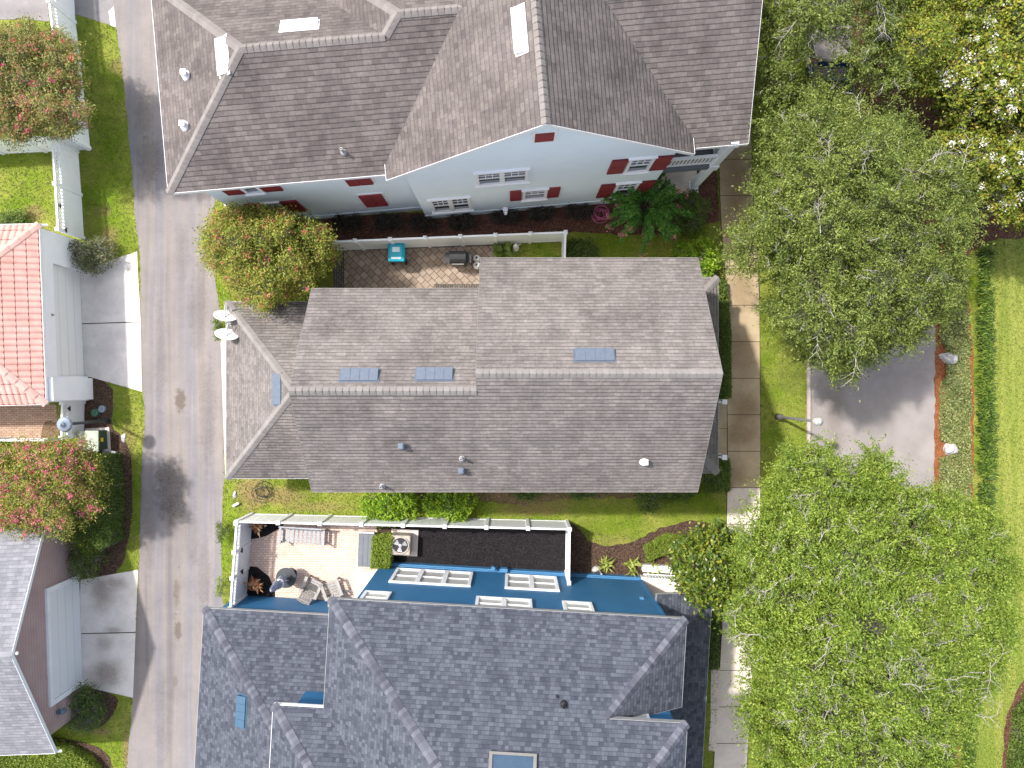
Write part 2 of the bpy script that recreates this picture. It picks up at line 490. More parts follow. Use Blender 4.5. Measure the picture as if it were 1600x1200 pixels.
MAT['pale_wood'] = noise_mat('bleached_wood', [(0.3, c4(.24, .225, .21)), (0.7, c4(.40, .375, .35))], 3, 6, .8, .4, 30, .004, stretch=(6, 1, 6))
MAT['deck_grey'] = plain('grey_resin', c4(.125, .135, .15), 0.6, var=.1)
MAT['ac_beige'] = plain('beige_ac_steel', al(208, 196, 182), 0.5, .1)
MAT['fabric_blue'] = plain('grey_blue_fabric', c4(.34, .38, .47), 0.85, var=.4, scale=9)
MAT['green_box'] = plain('olive_green_steel', c4(.035, .06, .04), 0.5, var=.2)
MAT['green_top'] = noise_mat('faded_green_steel', [(0.3, c4(.28, .31, .24)), (0.7, c4(.44, .46, .40))], 4, 5, .6, 0)
MAT['yellow'] = plain('yellow_sticker', c4(.65, .48, .03), 0.5)
MAT['green_lid'] = plain('green_valve_plastic', c4(.06, .16, .10), 0.5)
MAT['pot_blue'] = plain('glazed_blue_pot', c4(.10, .15, .19), 0.25)
MAT['soil'] = plain('potting_soil', c4(.04, .03, .025), .95)
MAT['hose_pink'] = plain('pink_hose', c4(.42, .10, .20), 0.5)
MAT['cable'] = plain('black_cable', c4(.02, .02, .022), 0.5)
MAT['stone'] = noise_mat('white_boulder', [(0.3, c4(.22, .20, .19)), (0.5, c4(.50, .48, .46)), (0.75, c4(.66, .64, .62))], 4, 7, .9, .6, 12, .03)
MAT['car_blue'] = plain('dark_blue_car_paint', c4(.012, .03, .08), 0.15, .3, .6, .05)
MAT['car_navy'] = plain('blue_car_paint', c4(.012, .045, .11), 0.15, .3, .6, .05)
MAT['car_glass'] = plain('car_glass', c4(.03, .06, .10), 0.05, spec=.8)
MAT['tail_red'] = plain('red_tail_lens', c4(.45, .02, .04), 0.2)
MAT['rubber'] = plain('tyre_rubber', c4(.02, .02, .02), 0.8)
MAT['bark'] = noise_mat('grey_brown_bark', [(0.3, c4(.13, .115, .10)), (0.7, c4(.30, .27, .245))], 12, 6, .95, .8, 30, .03)
MAT['twig_dark'] = plain('olive_twig', c4(.085, .08, .055), .9)
MAT['twig'] = noise_mat('pale_grey_twig', [(0.3, c4(.27, .24, .22)), (0.7, c4(.46, .42, .39))], 6, 3, .95, 0)
MAT['statue'] = plain('white_statue_stone', c4(.62, .6, .56), .8)

# foliage: real leaf colours, varied leaf by leaf
MAT['oak'] = leaf_mat('oak_leaves', [(0, c4(.040, .058, .012)), (.35, c4(.078, .106, .018)), (.7, c4(.120, .150, .034)), (1, c4(.18, .205, .07))], .3)
MAT['oak_bright'] = leaf_mat('bright_oak_leaves', [(0, c4(.046, .084, .008)), (.4, c4(.106, .158, .017)), (.75, c4(.158, .212, .034)), (1, c4(.215, .255, .075))], .33)
MAT['myrtle_leaf'] = leaf_mat('olive_red_leaves', [(0, c4(.055, .075, .020)), (.4, c4(.12, .14, .038)), (.75, c4(.20, .205, .07)), (.92, c4(.25, .17, .08)), (1, c4(.27, .12, .07))], .3)
MAT['myrtle_yellow'] = leaf_mat('yellow_green_leaves', [(0, c4(.06, .09, .014)), (.4, c4(.14, .165, .026)), (.78, c4(.22, .23, .045)), (.93, c4(.26, .20, .06)), (1, c4(.27, .11, .06))], .32)
MAT['myrtle_white_leaf'] = leaf_mat('lime_green_leaves', [(0, c4(.05, .085, .012)), (.4, c4(.12, .16, .02)), (.75, c4(.20, .22, .03)), (1, c4(.25, .17, .04))], .35)
MAT['shrub_lime'] = leaf_mat('lime_shrub_leaves', [(0, c4(.055, .12, .008)), (.5, c4(.14, .24, .014)), (1, c4(.26, .34, .03))], .35)
MAT['shrub_dark'] = leaf_mat('dark_green_leaves', [(0, c4(.024, .048, .011)), (.5, c4(.052, .092, .018)), (1, c4(.11, .155, .032))], .25)
MAT['shrub_mid'] = leaf_mat('mid_green_leaves', [(0, c4(.03, .06, .010)), (.5, c4(.065, .105, .018)), (1, c4(.13, .165, .04))], .3)
MAT['shrub_grey'] = leaf_mat('grey_green_leaves', [(0, c4(.04, .055, .03)), (.5, c4(.09, .105, .06)), (.85, c4(.17, .18, .12)), (1, c4(.24, .17, .13))], .25)
MAT['shrub_purple'] = leaf_mat('purple_leaves', [(0, c4(.016, .010, .014)), (.6, c4(.035, .018, .026)), (1, c4(.035, .05, .02))], .2)
MAT['magnolia'] = leaf_mat('glossy_leaves', [(0, c4(.025, .05, .010)), (.5, c4(.065, .10, .016)), (.85, c4(.13, .155, .025)), (1, c4(.20, .19, .03))], .2, .3)
MAT['hedge_yellow'] = leaf_mat('clipped_yellow_green_leaves', [(0, c4(.06, .10, .012)), (.5, c4(.12, .17, .02)), (1, c4(.20, .24, .04))], .3)
MAT['ground_leaf'] = leaf_mat('variegated_leaves', [(0, c4(.06, .085, .028)), (.4, c4(.12, .145, .055)), (.8, c4(.19, .21, .10)), (1, c4(.28, .29, .17))], .25)
MAT['blade_dark'] = leaf_mat('dark_grass_blades', [(0, c4(.014, .034, .004)), (.5, c4(.045, .085, .010)), (.85, c4(.10, .155, .02)), (1, c4(.20, .24, .05))], .3)
MAT['blade_lawn'] = leaf_mat('lawn_blades', [(0, c4(.06, .085, .014)), (.5, c4(.12, .15, .028)), (1, c4(.22, .225, .07))], .3)
MAT['frond'] = leaf_mat('deep_green_leaflets', [(0, c4(.025, .075, .014)), (.5, c4(.05, .14, .022)), (1, c4(.10, .22, .03))], .3)
MAT['spike'] = leaf_mat('striped_sword_leaves', [(0, c4(.08, .12, .015)), (.5, c4(.16, .20, .03)), (1, c4(.32, .33, .11))], .25)
MAT['bromeliad'] = leaf_mat('red_bromeliad_leaves', [(0, c4(.14, .05, .03)), (.5, c4(.30, .13, .08)), (1, c4(.42, .28, .18))], .25)
MAT['bloom_pink'] = leaf_mat('pink_petals', [(0, c4(.40, .03, .12)), (.5, c4(.60, .07, .19)), (1, c4(.70, .20, .28))], .25, .7, ((1, 1, 1, 1), (1, 1, 1, 1)))
MAT['bloom_coral'] = leaf_mat('coral_petals', [(0, c4(.42, .05, .07)), (.5, c4(.55, .13, .11)), (1, c4(.60, .24, .17))], .25, .7, ((1, 1, 1, 1), (1, 1, 1, 1)))
MAT['bloom_white'] = leaf_mat('white_petals', [(0, c4(.60, .59, .52)), (1, c4(.82, .81, .77))], .2, .7, ((1, 1, 1, 1), (1, 1, 1, 1)))
MAT['bloom_rose'] = leaf_mat('rose_petals', [(0, c4(.50, .10, .16)), (1, c4(.72, .30, .34))], .25, .7, ((1, 1, 1, 1), (1, 1, 1, 1)))


# ------------------------------------------------------------------ mesh building
class MB:
    def __init__(self):
        self.v, self.f, self.uv = [], [], {}

    def add(self, vs, fs, uvs=None):
        o = len(self.v)
        self.v += [tuple(p) for p in vs]
        for i, f in enumerate(fs):
            if uvs is not None:
                self.uv[len(self.f)] = uvs[i]
            self.f.append(tuple(o + k for k in f))

    def obox(self, c, ax, ay, az, hx, hy, hz):
        c = Vector(c); X = Vector(ax).normalized() * hx; Y = Vector(ay).normalized() * hy; Z = Vector(az).normalized() * hz
        vs = [c + X * a + Y * b + Z * d for d in (-1, 1) for b in (-1, 1) for a in (-1, 1)]
        self.add(vs, [(0, 2, 3, 1), (4, 5, 7, 6), (0, 1, 5, 4), (2, 6, 7, 3), (0, 4, 6, 2), (1, 3, 7, 5)])

    def box(self, c, s, rz=0.0):
        cs, sn = math.cos(rz), math.sin(rz)
        self.obox(c, (cs, sn, 0), (-sn, cs, 0), (0, 0, 1), s[0] / 2, s[1] / 2, s[2] / 2)

    def fbox(self, fr, u0, u1, v0, v1, z0, z1):
        pts = [fr.pt(u, v, z) for z in (z0, z1) for v in (v0, v1) for u in (u0, u1)]
        self.add(pts, [(0, 2, 3, 1), (4, 5, 7, 6), (0, 1, 5, 4), (2, 6, 7, 3), (0, 4, 6, 2), (1, 3, 7, 5)])

    def extr(self, poly, vec):
        n = len(poly); vec = Vector(vec)
        vs = [Vector(p) for p in poly] + [Vector(p) + vec for p in poly]
        fs = [tuple(range(n))[::-1], tuple(range(n, 2 * n))]
        for i in range(n):
            j = (i + 1) % n
            fs.append((i, j, n + j, n + i))
        self.add(vs, fs)

    def tube(self, p0, p1, r0, r1=None, n=8, cap=True):
        r1 = r0 if r1 is None else r1
        p0, p1 = Vector(p0), Vector(p1)
        d = (p1 - p0).normalized()
        a = d.orthogonal().normalized(); b = d.cross(a)
        vs = []
        for p, r in ((p0, r0), (p1, r1)):
            for i in range(n):
                t_ = 2 * math.pi * i / n
                vs.append(p + a * (r * math.cos(t_)) + b * (r * math.sin(t_)))
        fs = [(i, (i + 1) % n, n + (i + 1) % n, n + i) for i in range(n)]
        if cap:
            fs += [tuple(range(n))[::-1], tuple(range(n, 2 * n))]
        self.add(vs, fs)

    def path(self, pts, r, n=6):
        for a, b in zip(pts[:-1], pts[1:]):
            self.tube(a, b, r, r, n)

    def lathe(self, base, prof, n=20, axis=None):
        base = Vector(base)
        Z = Vector(axis or (0, 0, 1)).normalized(); X = Z.orthogonal().normalized(); Y = Z.cross(X)
        vs = []
        for r, z in prof:
            for i in range(n):
                t_ = 2 * math.pi * i / n
                vs.append(base + Z * z + X * (r * math.cos(t_)) + Y * (r * math.sin(t_)))
        fs = []
        for k in range(len(prof) - 1):
            for i in range(n):
                j = (i + 1) % n
                fs.append((k * n + i, k * n + j, (k + 1) * n + j, (k + 1) * n + i))
        fs += [tuple(range(n))[::-1], tuple(range((len(prof) - 1) * n, len(prof) * n))]
        self.add(vs, fs)


class Fr:                           # a building's own plan axes
    def __init__(self, o, deg):
        self.o = Vector(o); a = math.radians(deg)
        self.u = Vector((math.cos(a), math.sin(a), 0)); self.w = Vector((-math.sin(a), math.cos(a), 0))

    def pt(self, u, v, z=0.0):
        return self.o + self.u * u + self.w * v + Vector((0, 0, z))


def root_of(o):
    while o.parent:
        o = o.parent
    return o


def link(name, me, mat, parent=None, loc=None):
    """mesh data are in world metres; shift them to the thing's base"""
    o = bpy.data.objects.new(name, me)
    COL.objects.link(o)
    me.materials.append(MAT[mat] if isinstance(mat, str) else mat)
    if parent is not None:
        r = root_of(parent)
        me.transform(Matrix.Translation(-r.location))
        o.parent = parent
    elif loc is not None:
        me.transform(Matrix.Translation(-Vector(loc)))
        o.location = loc
    return o


def part(name, mb, mat, parent=None, loc=None, smooth=False, bevel=0.0):
    me = bpy.data.meshes.new(name)
    me.from_pydata(mb.v, [], mb.f)
    if mb.uv:
        ul = me.uv_layers.new(name='UVMap')
        for p in me.polygons:
            uvs = mb.uv.get(p.index)
            if uvs:
                for k, li in enumerate(p.loop_indices):
                    ul.data[li].uv = uvs[k]
    if smooth:
        for p in me.polygons:
            p.use_smooth = True
    o = link(name, me, mat, parent, loc)
    if bevel:
        m = o.modifiers.new('bevel', 'BEVEL'); m.width = bevel; m.segments = 2; m.limit_method = 'ANGLE'
    return o


def tag(o, label, cat, group=None, kind=None):
    if label: o['label'] = label
    if cat: o['category'] = cat
    if group: o['group'] = group
    if kind: o['kind'] = kind
    return o


def thing(name, label, cat, loc, group=None):
    o = bpy.data.objects.new(name, None)
    COL.objects.link(o)
    o.location = Vector(loc); o.empty_display_size = 0.3
    return tag(o, label, cat, group)


def copy_thing(src, loc, rz, label, group=None):
    r = src.copy(); COL.objects.link(r)
    r.location = loc; r.rotation_euler = (0, 0, rz); r['label'] = label
    if group: r['group'] = group
    for ch in list(src.children):
        c_ = ch.copy(); COL.objects.link(c_); c_.parent = r
        for gc in list(ch.children):
            d_ = gc.copy(); COL.objects.link(d_); d_.parent = c_
    return r


# ------------------------------------------------------------------ ground sheets
SHEETS = []                        # plan outlines that turf blades must stay out of
rs = random.Random(5)


def smooth_poly(pts, it=2):
    for _ in range(it):
        q = []
        for i in range(len(pts)):
            a, b = pts[i], pts[(i + 1) % len(pts)]
            q += [(a[0] * .75 + b[0] * .25, a[1] * .75 + b[1] * .25), (a[0] * .25 + b[0] * .75, a[1] * .25 + b[1] * .75)]
        pts = q
    return pts


def sheet(name, pts, z, mat, jit=0.0, smooth=0, keep=False, kind='structure', depth=0.0):
    if smooth: pts = smooth_poly(pts, smooth)
    out = []
    for i in range(len(pts)):
        a, b = g(*pts[i]), g(*pts[(i + 1) % len(pts)])
        n = max(1, int((b - a).length / 0.22)) if jit else 1
        for k in range(n):
            p = a.lerp(b, k / n)
            if jit: p += Vector((rs.gauss(0, jit), rs.gauss(0, jit), 0))
            out.append(Vector((p.x, p.y, z)))
    if not keep: SHEETS.append([(p.x, p.y) for p in out])
    m = MB()
    if depth:
        m.extr([p - Vector((0, 0, depth)) for p in out], (0, 0, depth))
    else:
        ar = sum(out[i].x * out[(i + 1) % len(out)].y - out[(i + 1) % len(out)].x * out[i].y for i in range(len(out)))
        m.add(out if ar > 0 else out[::-1], [tuple(range(len(out)))])
    o = part(name, m, mat)
    o['kind'] = kind
    return o


m = MB(); m.add([(-150, -150, 0), (150, -150, 0), (150, 150, 0), (-150, 150, 0)], [(0, 1, 2, 3)])
part('lawn_ground', m, 'turf')['kind'] = 'structure'
sheet('alley', [(165, -150), (175, 0), (190, 100), (205, 250), (213, 360), (219, 395), (222, 600), (227, 650), (222, 720), (217, 900), (208, 1090), (198, 1200), (186, 1350),
                (350, 1350), (352, 1000), (345, 860), (350, 740), (349, 600), (345, 500), (337, 440), (333, 340), (345, 250), (330, 100), (330, -150)], .008, 'alley', .012)
sheet('garage_apron', [(345, 530), (400, 530), (402, 735), (352, 740)], .012, 'pale_concrete')
sheet('garage_apron', [(250, -150), (420, -150), (400, 340), (372, 352), (352, 330)], .012, 'pale_concrete', 0.01)
sheet('driveway', [(124, 424), (214, 393), (220, 500), (222, 612), (130, 586)], .014, 'drive_a')
sheet('driveway_pale_strip', [(201, 399), (214.5, 393), (222.5, 612), (206, 607)], .018, 'pale_concrete')  # sunlit strip of the drive, its light put in as paler concrete
sheet('driveway', [(126, 906), (216, 890), (208, 1090), (120, 1070)], .014, 'drive_b')
sheet('driveway', [(60, -60), (172, -60), (181, 42), (95, 15)], .014, 'drive_c')
sheet('driveway_pale_strip', [(170, 18), (178, 10), (181.5, 43), (173, 40)], .018, 'pale_concrete')
sheet('concrete_yard', [(-60, -60), (70, -60), (78, 34), (40, 30), (-60, 32)], .014, 'drive_c')
m = MB()
for a, b in (((128, 506), (219, 503)), ((122, 990), (212, 988))):
    A, B = g(*a, .0185), g(*b, .0185); d = (B - A).normalized().cross(Vector((0, 0, 1))) * .02
    m.add([A - d, B - d, B + d, A + d], [(3, 2, 1, 0)])
part('driveway_joint', m, 'walk_joint')['kind'] = 'structure'

# sidewalk of separate slabs on a dirt bed
LX = [(-200, 1110), (200, 1122), (340, 1126), (450, 1135), (720, 1137), (860, 1135), (1040, 1125), (1200, 1115), (1400, 1104)]


def lx(y):
    return float(np.interp(y, [a for a, _ in LX], [b for _, b in LX]))


sheet('sidewalk_bed', [(lx(y) - 1, y) for y in range(-150, 1360, 50)] + [(lx(y) + 52, y) for y in range(1350, -160, -50)], .012, 'walk_joint')
ms, mc = MB(), MB()
y = -150.0
k = 0
while y < 1350:
    h = 57.0
    for (m_, x0, x1) in ((None, 0, 51),):
        tgt = mc if y > 760 else ms
        dz = rs.uniform(.030, .036)
        q = [(lx(y + .5) + x0, y + .5), (lx(y + .5) + x1, y + .5), (lx(y + h - .5) + x1, y + h - .5), (lx(y + h - .5) + x0, y + h - .5)]
        tgt.extr([g(a, b, 0.0) for a, b in q[::-1]], (0, 0, dz))
    y += h
for yy in (1043, 1108):
    mc.extr([g(a, b, 0) for a, b in [(1110 + (1043 - yy) * .05, yy + 65), (1123 + (1043 - yy) * .07, yy + 65), (1124.5 + (1043 - yy) * .03, yy + 1), (1111, yy + 1)]], (0, 0, .03))
for yy in (628, 670):
    ms.extr([g(a, b, 0) for a, b in [(1085, yy + 41), (1135.5, yy + 41), (1135.5, yy), (1085, yy)]], (0, 0, .028))
SHEETS.append([tuple(g(a, b).xy) for a, b in [(1085, 628), (1136, 628), (1136, 712), (1085, 712)]])
part('sidewalk', ms, 'walk_stained')['kind'] = 'structure'
part('sidewalk', mc, 'walk_clean')['kind'] = 'structure'

# street with kerb, planting beds beyond
sheet('street', [(1264, -250), (1335, -250), (1330, 110), (1345, 190), (1400, 300), (1450, 380), (1462, 470), (1462, 560), (1460, 750), (1456, 1000), (1440, 1400), (1258, 1400), (1263, 800)], .008, 'street', .01)
m = MB()
for a, b in (((1261, -250), (1262.5, 760)), ((1262.5, 760), (1256, 1400))):
    A, B = g(*a), g(*b); d = (B - A).normalized().cross(Vector((0, 0, 1))) * .07
    m.extr([A - d, B - d, B + d, A + d], (0, 0, .12))
part('kerb', m, 'curb')['kind'] = 'structure'
sheet('pine_straw', [(1460, 380), (1500, 380), (1512, 470), (1521, 560), (1521, 760), (1521, 900), (1505, 1060), (1490, 1400), (1455, 1400), (1456, 1000), (1459, 750), (1461, 560)], .016, 'straw', .03)
sheet('pine_straw_bed', [(1334, -250), (1700, -250), (1700, 330), (1640, 372), (1560, 372), (1520, 390), (1500, 420), (1460, 440), (1449, 380), (1399, 300), (1344, 190), (1329, 110)], .012, 'mulch_red', .03)
sheet('park_lawn', [(1548, 378), (1560, 372), (1640, 372), (1800, 340), (1800, 1400), (1500, 1400), (1520, 1100), (1538, 900), (1552, 760), (1548, 560)], .006, 'park_turf', .02, keep=True)
sheet('mulch_bed', [(1570, 1130), (1585, 1085), (1600, 1060), (1650, 1040), (1650, 1400), (1540, 1400), (1562, 1230)], .012, 'mulch_red', .03)

# beds round the houses
sheet('mulch_bed', [(495, 340), (700, 330), (960, 300), (1100, 260), (1120, 270), (1124, 345), (1040, 368), (960, 366), (880, 362), (700, 372), (510, 390)], .010, 'mulch_red', .02)
sheet('mulch_bed', [(888, 815), (905, 826), (920, 845), (945, 853), (985, 848), (1030, 825), (1080, 812), (1125, 822), (1128, 1040), (1100, 1040), (1050, 915), (1000, 910), (886, 900)], .010, 'mulch_dark', .02)
sheet('black_mulch_yard', [(600, 818), (884, 816), (884, 900), (596, 886)], .010, 'gravel_black')
sheet('dirt_bed', [(130, 585), (176, 600), (178, 640), (172, 665), (200, 690), (208, 740), (206, 820), (190, 895), (150, 905), (125, 905), (120, 690), (131, 640)], .010, 'mulch_dark', .02, 1)
sheet('dirt_bed', [(152, 1075), (168, 1082), (186, 1088), (182, 1110), (166, 1132), (146, 1142), (110, 1140), (120, 1080)], .010, 'mulch_dark', .02, 1)
sheet('dirt_bed', [(66, 1148), (110, 1156), (150, 1165), (172, 1182), (176, 1210), (170, 1400), (155, 1400), (160, 1200), (140, 1178), (66, 1160)], .010, 'mulch_dark', .02)
sheet('mulch_bed', [(1088, 762), (1086, 772), (1000, 778), (880, 780), (830, 790), (780, 786), (740, 780), (640, 778), (640, 735), (1088, 735)], .006, 'dirt', .05, keep=True)
# patios
sheet('patio', [(530, 388), (775, 380), (775, 460), (530, 470)], .014, 'pavers_tan')
sheet('patio_border', [(521, 386), (777, 377), (777, 384), (538, 391.5), (538, 470), (521, 470)], .018, 'pavers_grey')
sheet('patio_border', [(678, 444), (760, 444), (760, 460), (678, 460)], .0185, 'pavers_grey')
sheet('patio', [(393, 812), (610, 815), (606, 888), (597, 940), (385, 934)], .014, 'pavers_pink')
sheet('mulch_corner', [(390, 806), (452, 812), (440, 824), (415, 838), (398, 842), (388, 842)], .019, 'gravel_black', .006)
sheet('mulch_corner', [(386, 884), (402, 886), (420, 900), (430, 920), (430, 936), (384, 934)], .019, 'gravel_black', .006)
sheet('mulch_corner', [(586, 808), (618, 808), (618, 840), (590, 838)], .019, 'mulch_dark', .006)
sheet('concrete_pad', [(612, 826), (654, 828), (652, 869), (610, 867)], .05, 'pale_concrete', depth=.05)
sheet('door_step', [(555, 894), (606, 897), (606, 912), (597, 936), (556, 934)], .10, 'white', depth=.1)
sheet('patio', [(-60, 630), (88, 632), (92, 690), (-60, 690)], .014, 'pavers_brown')
sheet('mulch_corner', smooth_poly([(66, 668), (72, 658), (84, 658), (92, 664), (94, 690), (64, 690)], 1), .019, 'dirt', .006)

# ------------------------------------------------------------------ building helpers
def roof(parent, faces, mat, capmat, thick=0.2, name='roof', fascia='white', caps=True, capw=0.16, plen=0.2):
    faces = [[Vector(p) for p in f] for f in faces]
    top, side = MB(), MB()
    edges = {}
    info = []
    key = lambda p: (round(p.x, 3), round(p.y, 3), round(p.z, 3))
    for fi, f in enumerate(faces):
        n = Vector((0, 0, 0))
        for i in range(len(f)):
            a, b = f[i], f[(i + 1) % len(f)]
            n += Vector(((a.y - b.y) * (a.z + b.z), (a.z - b.z) * (a.x + b.x), (a.x - b.x) * (a.y + b.y)))
        n.normalize()
        if n.z < 0:
            f.reverse(); n = -n
        e = Vector((0, 0, 1)).cross(n)
        e = e.normalized() if e.length > 1e-4 else Vector((1, 0, 0))
        s = n.cross(e)
        info.append((n, sum(f, Vector((0, 0, 0))) / len(f)))
        top.add(f, [tuple(range(len(f)))], [[(p.dot(e), p.dot(s)) for p in f]])
        top.add([p - Vector((0, 0, thick)) for p in f][::-1], [tuple(range(len(f)))], [[(p.dot(e), p.dot(s)) for p in f][::-1]])
        for i in range(len(f)):
            a, b = f[i], f[(i + 1) % len(f)]
            k_ = tuple(sorted((key(a), key(b))))
            edges.setdefault(k_, []).append((fi, a, b))
    cms = []
    for k_, lst in edges.items():
        if len(lst) == 1:
            _, a, b = lst[0]
            out = (b - a).cross(Vector((0, 0, 1)))
            out = out.normalized() * .012
            dz = Vector((0, 0, thick))
            up = Vector((0, 0, .004))
            side.add([a - dz, b - dz, b + up, a + up, a - dz + out, b - dz + out, b + up + out, a + up + out],
                     [(4, 5, 6, 7), (3, 7, 6, 2), (0, 1, 5, 4), (0, 4, 7, 3), (1, 2, 6, 5)])
        elif caps and len(lst) == 2:
            (fa, a, b), (fb, _, _) = lst
            na, ca = info[fa]; nb, cb = info[fb]
            if (cb - a).dot(na) > -1e-3:
                continue            # a valley
            e = (b - a).normalized(); L = (b - a).length
            sa = na.cross(e).normalized();  sa = sa if sa.dot(ca - a) > 0 else -sa
            sb = nb.cross(e).normalized();  sb = sb if sb.dot(cb - a) > 0 else -sb
            if (b.z - a.z) < -0.01:
                a, b, e = b, a, -e
            up = (na + nb).normalized()
            cm = MB(); cms.append(cm)
            n_ = max(1, int(L / plen))
            for q in range(n_):
                p0, p1 = a + e * (L * q / n_), a + e * (L * (q + 1.08) / n_ if q < n_ - 1 else L)
                h0, h1 = up * .055, up * .022
                cm.add([p0 + h0, p1 + h1, p1 + sa * capw + na * .012, p0 + sa * capw + na * .022, p1 + sb * capw + nb * .012, p0 + sb * capw + nb * .022],
                       [(0, 1, 2, 3), (0, 5, 4, 1)])
    r = part(name, top, mat, parent)
    part('fascia', side, fascia, r)
    for cm in cms:
        part('ridge_cap', cm, capmat, r)
    return r


def box_on_roof(parent, name, px, py, plane, along, w_, d_, h_, mat, lift=0.0):
    """a low metal attic vent lying on a roof plane"""
    p0, n = plane
    c = hit(px, py, p0, n)
    n = Vector(n).normalized()
    e = Vector(along); e = (e - n * e.dot(n)).normalized(); s = n.cross(e)
    if s.z < 0: s = -s
    m = MB()
    a = [c - e * w_ / 2 - s * d_ / 2, c + e * w_ / 2 - s * d_ / 2, c + e * w_ / 2 + s * d_ / 2, c - e * w_ / 2 + s * d_ / 2]
    tt = [a[0] + n * h_, a[1] + n * h_, a[2] + n * (h_ * .35), a[3] + n * (h_ * .35)]
    m.add(a + tt, [(3, 2, 1, 0), (4, 5, 6, 7), (0, 1, 5, 4), (1, 2, 6, 5), (2, 3, 7, 6), (3, 0, 4, 7)])
    # flashing flange and standing seams
    for k in (-.25, 0, .25):
        q = c + e * (w_ * k) + n * (h_ * .72)
        sl_ = (s * d_ - n * h_ * .65).normalized()
        m.obox(q, e, sl_, e.cross(sl_), .008, d_ * .49, .006)
    m.obox(c + n * .008, e, s, n, w_ / 2 + .05, d_ / 2 + .05, .006)
    return part(name, m, mat, parent)


def pipe_on_roof(parent, px, py, plane, h_=.35, r=.05, mat='lead', hood=False, boot=True):
    p0, n = plane
    c = hit(px, py, p0, n)
    m = MB()
    if boot:
        m.lathe(c - Vector((0, 0, .05)), [(r * 2.6, 0), (r * 2.2, .1), (r * 1.1, .16), (r * 1.1, .18)], 12)
    if hood:
        m.box(c + Vector((0, 0, h_ * .55)), (.13, .13, h_ * .9))
        m.box(c + Vector((0, 0, h_ + .04)), (.18, .18, .05))
        m.box(c + Vector((0, 0, h_ + .075)), (.13, .13, .03))
        return part('roof_vent', m, mat, parent)
    m.lathe(c, [(r, -.1), (r, h_), (r * .7, h_), (r * .7, h_ - .1)], 12)
    return part('vent_pipe', m, mat, parent)


def window(parent, fr, v, n, u0, u1, z0, z1, panes=1, glass='glass_dark', sill=True, grid=True, head=False):
    """n = +1/-1: the wall looks along +v or -v"""
    f = MB(); fw = .11
    o1, o2 = v, v + n * .07
    lo, hi = min(o1, o2), max(o1, o2)
    f.fbox(fr, u0, u1, lo, hi, z1 - fw, z1)
    f.fbox(fr, u0, u1, lo, hi, z0, z0 + fw)
    f.fbox(fr, u0, u0 + fw, lo, hi, z0 + fw, z1 - fw)
    f.fbox(fr, u1 - fw, u1, lo, hi, z0 + fw, z1 - fw)
    pw = (u1 - u0 - fw) / panes
    for k in range(1, panes):
        c_ = u0 + fw / 2 + pw * k
        f.fbox(fr, c_ - .09, c_ + .09, lo, hi, z0 + fw, z1 - fw)
    zm = (z0 + z1) / 2
    for k in range(panes):
        a = u0 + fw / 2 + pw * k + (.055 if k == 0 else .09); b = u0 + fw / 2 + pw * (k + 1) - (.055 if k == panes - 1 else .09)
        q = sorted((v, v + n * .05))
        f.fbox(fr, a, b, q[0], q[1], zm - .03, zm + .03)
        if grid:
            q2 = sorted((v, v + n * .04))
            for t_ in (1 / 3, 2 / 3):
                f.fbox(fr, a + (b - a) * t_ - .014, a + (b - a) * t_ + .014, q2[0], q2[1], zm + .03, z1 - fw)
            f.fbox(fr, a, b, q2[0], q2[1] - .003, (zm + z1 - fw) / 2 - .014, (zm + z1 - fw) / 2 + .014)
    wn_ = part('window', f, 'white', parent)
    p = MB(); q = sorted((v - n * .02, v + n * .02))
    p.fbox(fr, u0 + .05, u1 - .05, q[0], q[1], z0 + .05, z1 - .05)
    part('pane', p, glass, wn_)
    if sill:
        s_ = MB(); q = sorted((v, v + n * .13))
        s_.fbox(fr, u0 - .06, u1 + .06, q[0], q[1], z0 - .08, z0 - .003)
        part('sill', s_, 'white', wn_)
    if head:
        s_ = MB(); q = sorted((v, v + n * .09))
        s_.fbox(fr, u0 - .05, u1 + .05, q[0], q[1], z1 + .003, z1 + .06)
        part('header', s_, 'white', wn_)
    return wn_


def shutter(parent, fr, v, n, u0, u1, z0, z1):
    m = MB(); q = sorted((v, v + n * .05)); q3 = sorted((v, v + n * .065))
    m.fbox(fr, u0 + .06, u1 - .06, q[0], q[1], z0 + .08, z1 - .08)
    for a, b, c_, d in ((u0, u0 + .06, z0, z1), (u1 - .06, u1, z0, z1), (u0 + .06, u1 - .06, z0, z0 + .08), (u0 + .06, u1 - .06, z1 - .08, z1), (u0 + .06, u1 - .06, (z0 + z1) / 2 - .04, (z0 + z1) / 2 + .04)):
        m.fbox(fr, a, b, q3[0], q3[1], c_, d)
    return part('shutter', m, 'shutter', parent)


def nrm(a, b, c_):
    n = (Vector(b) - Vector(a)).cross(Vector(c_) - Vector(a)).normalized()
    return n if n.z > 0 else -n


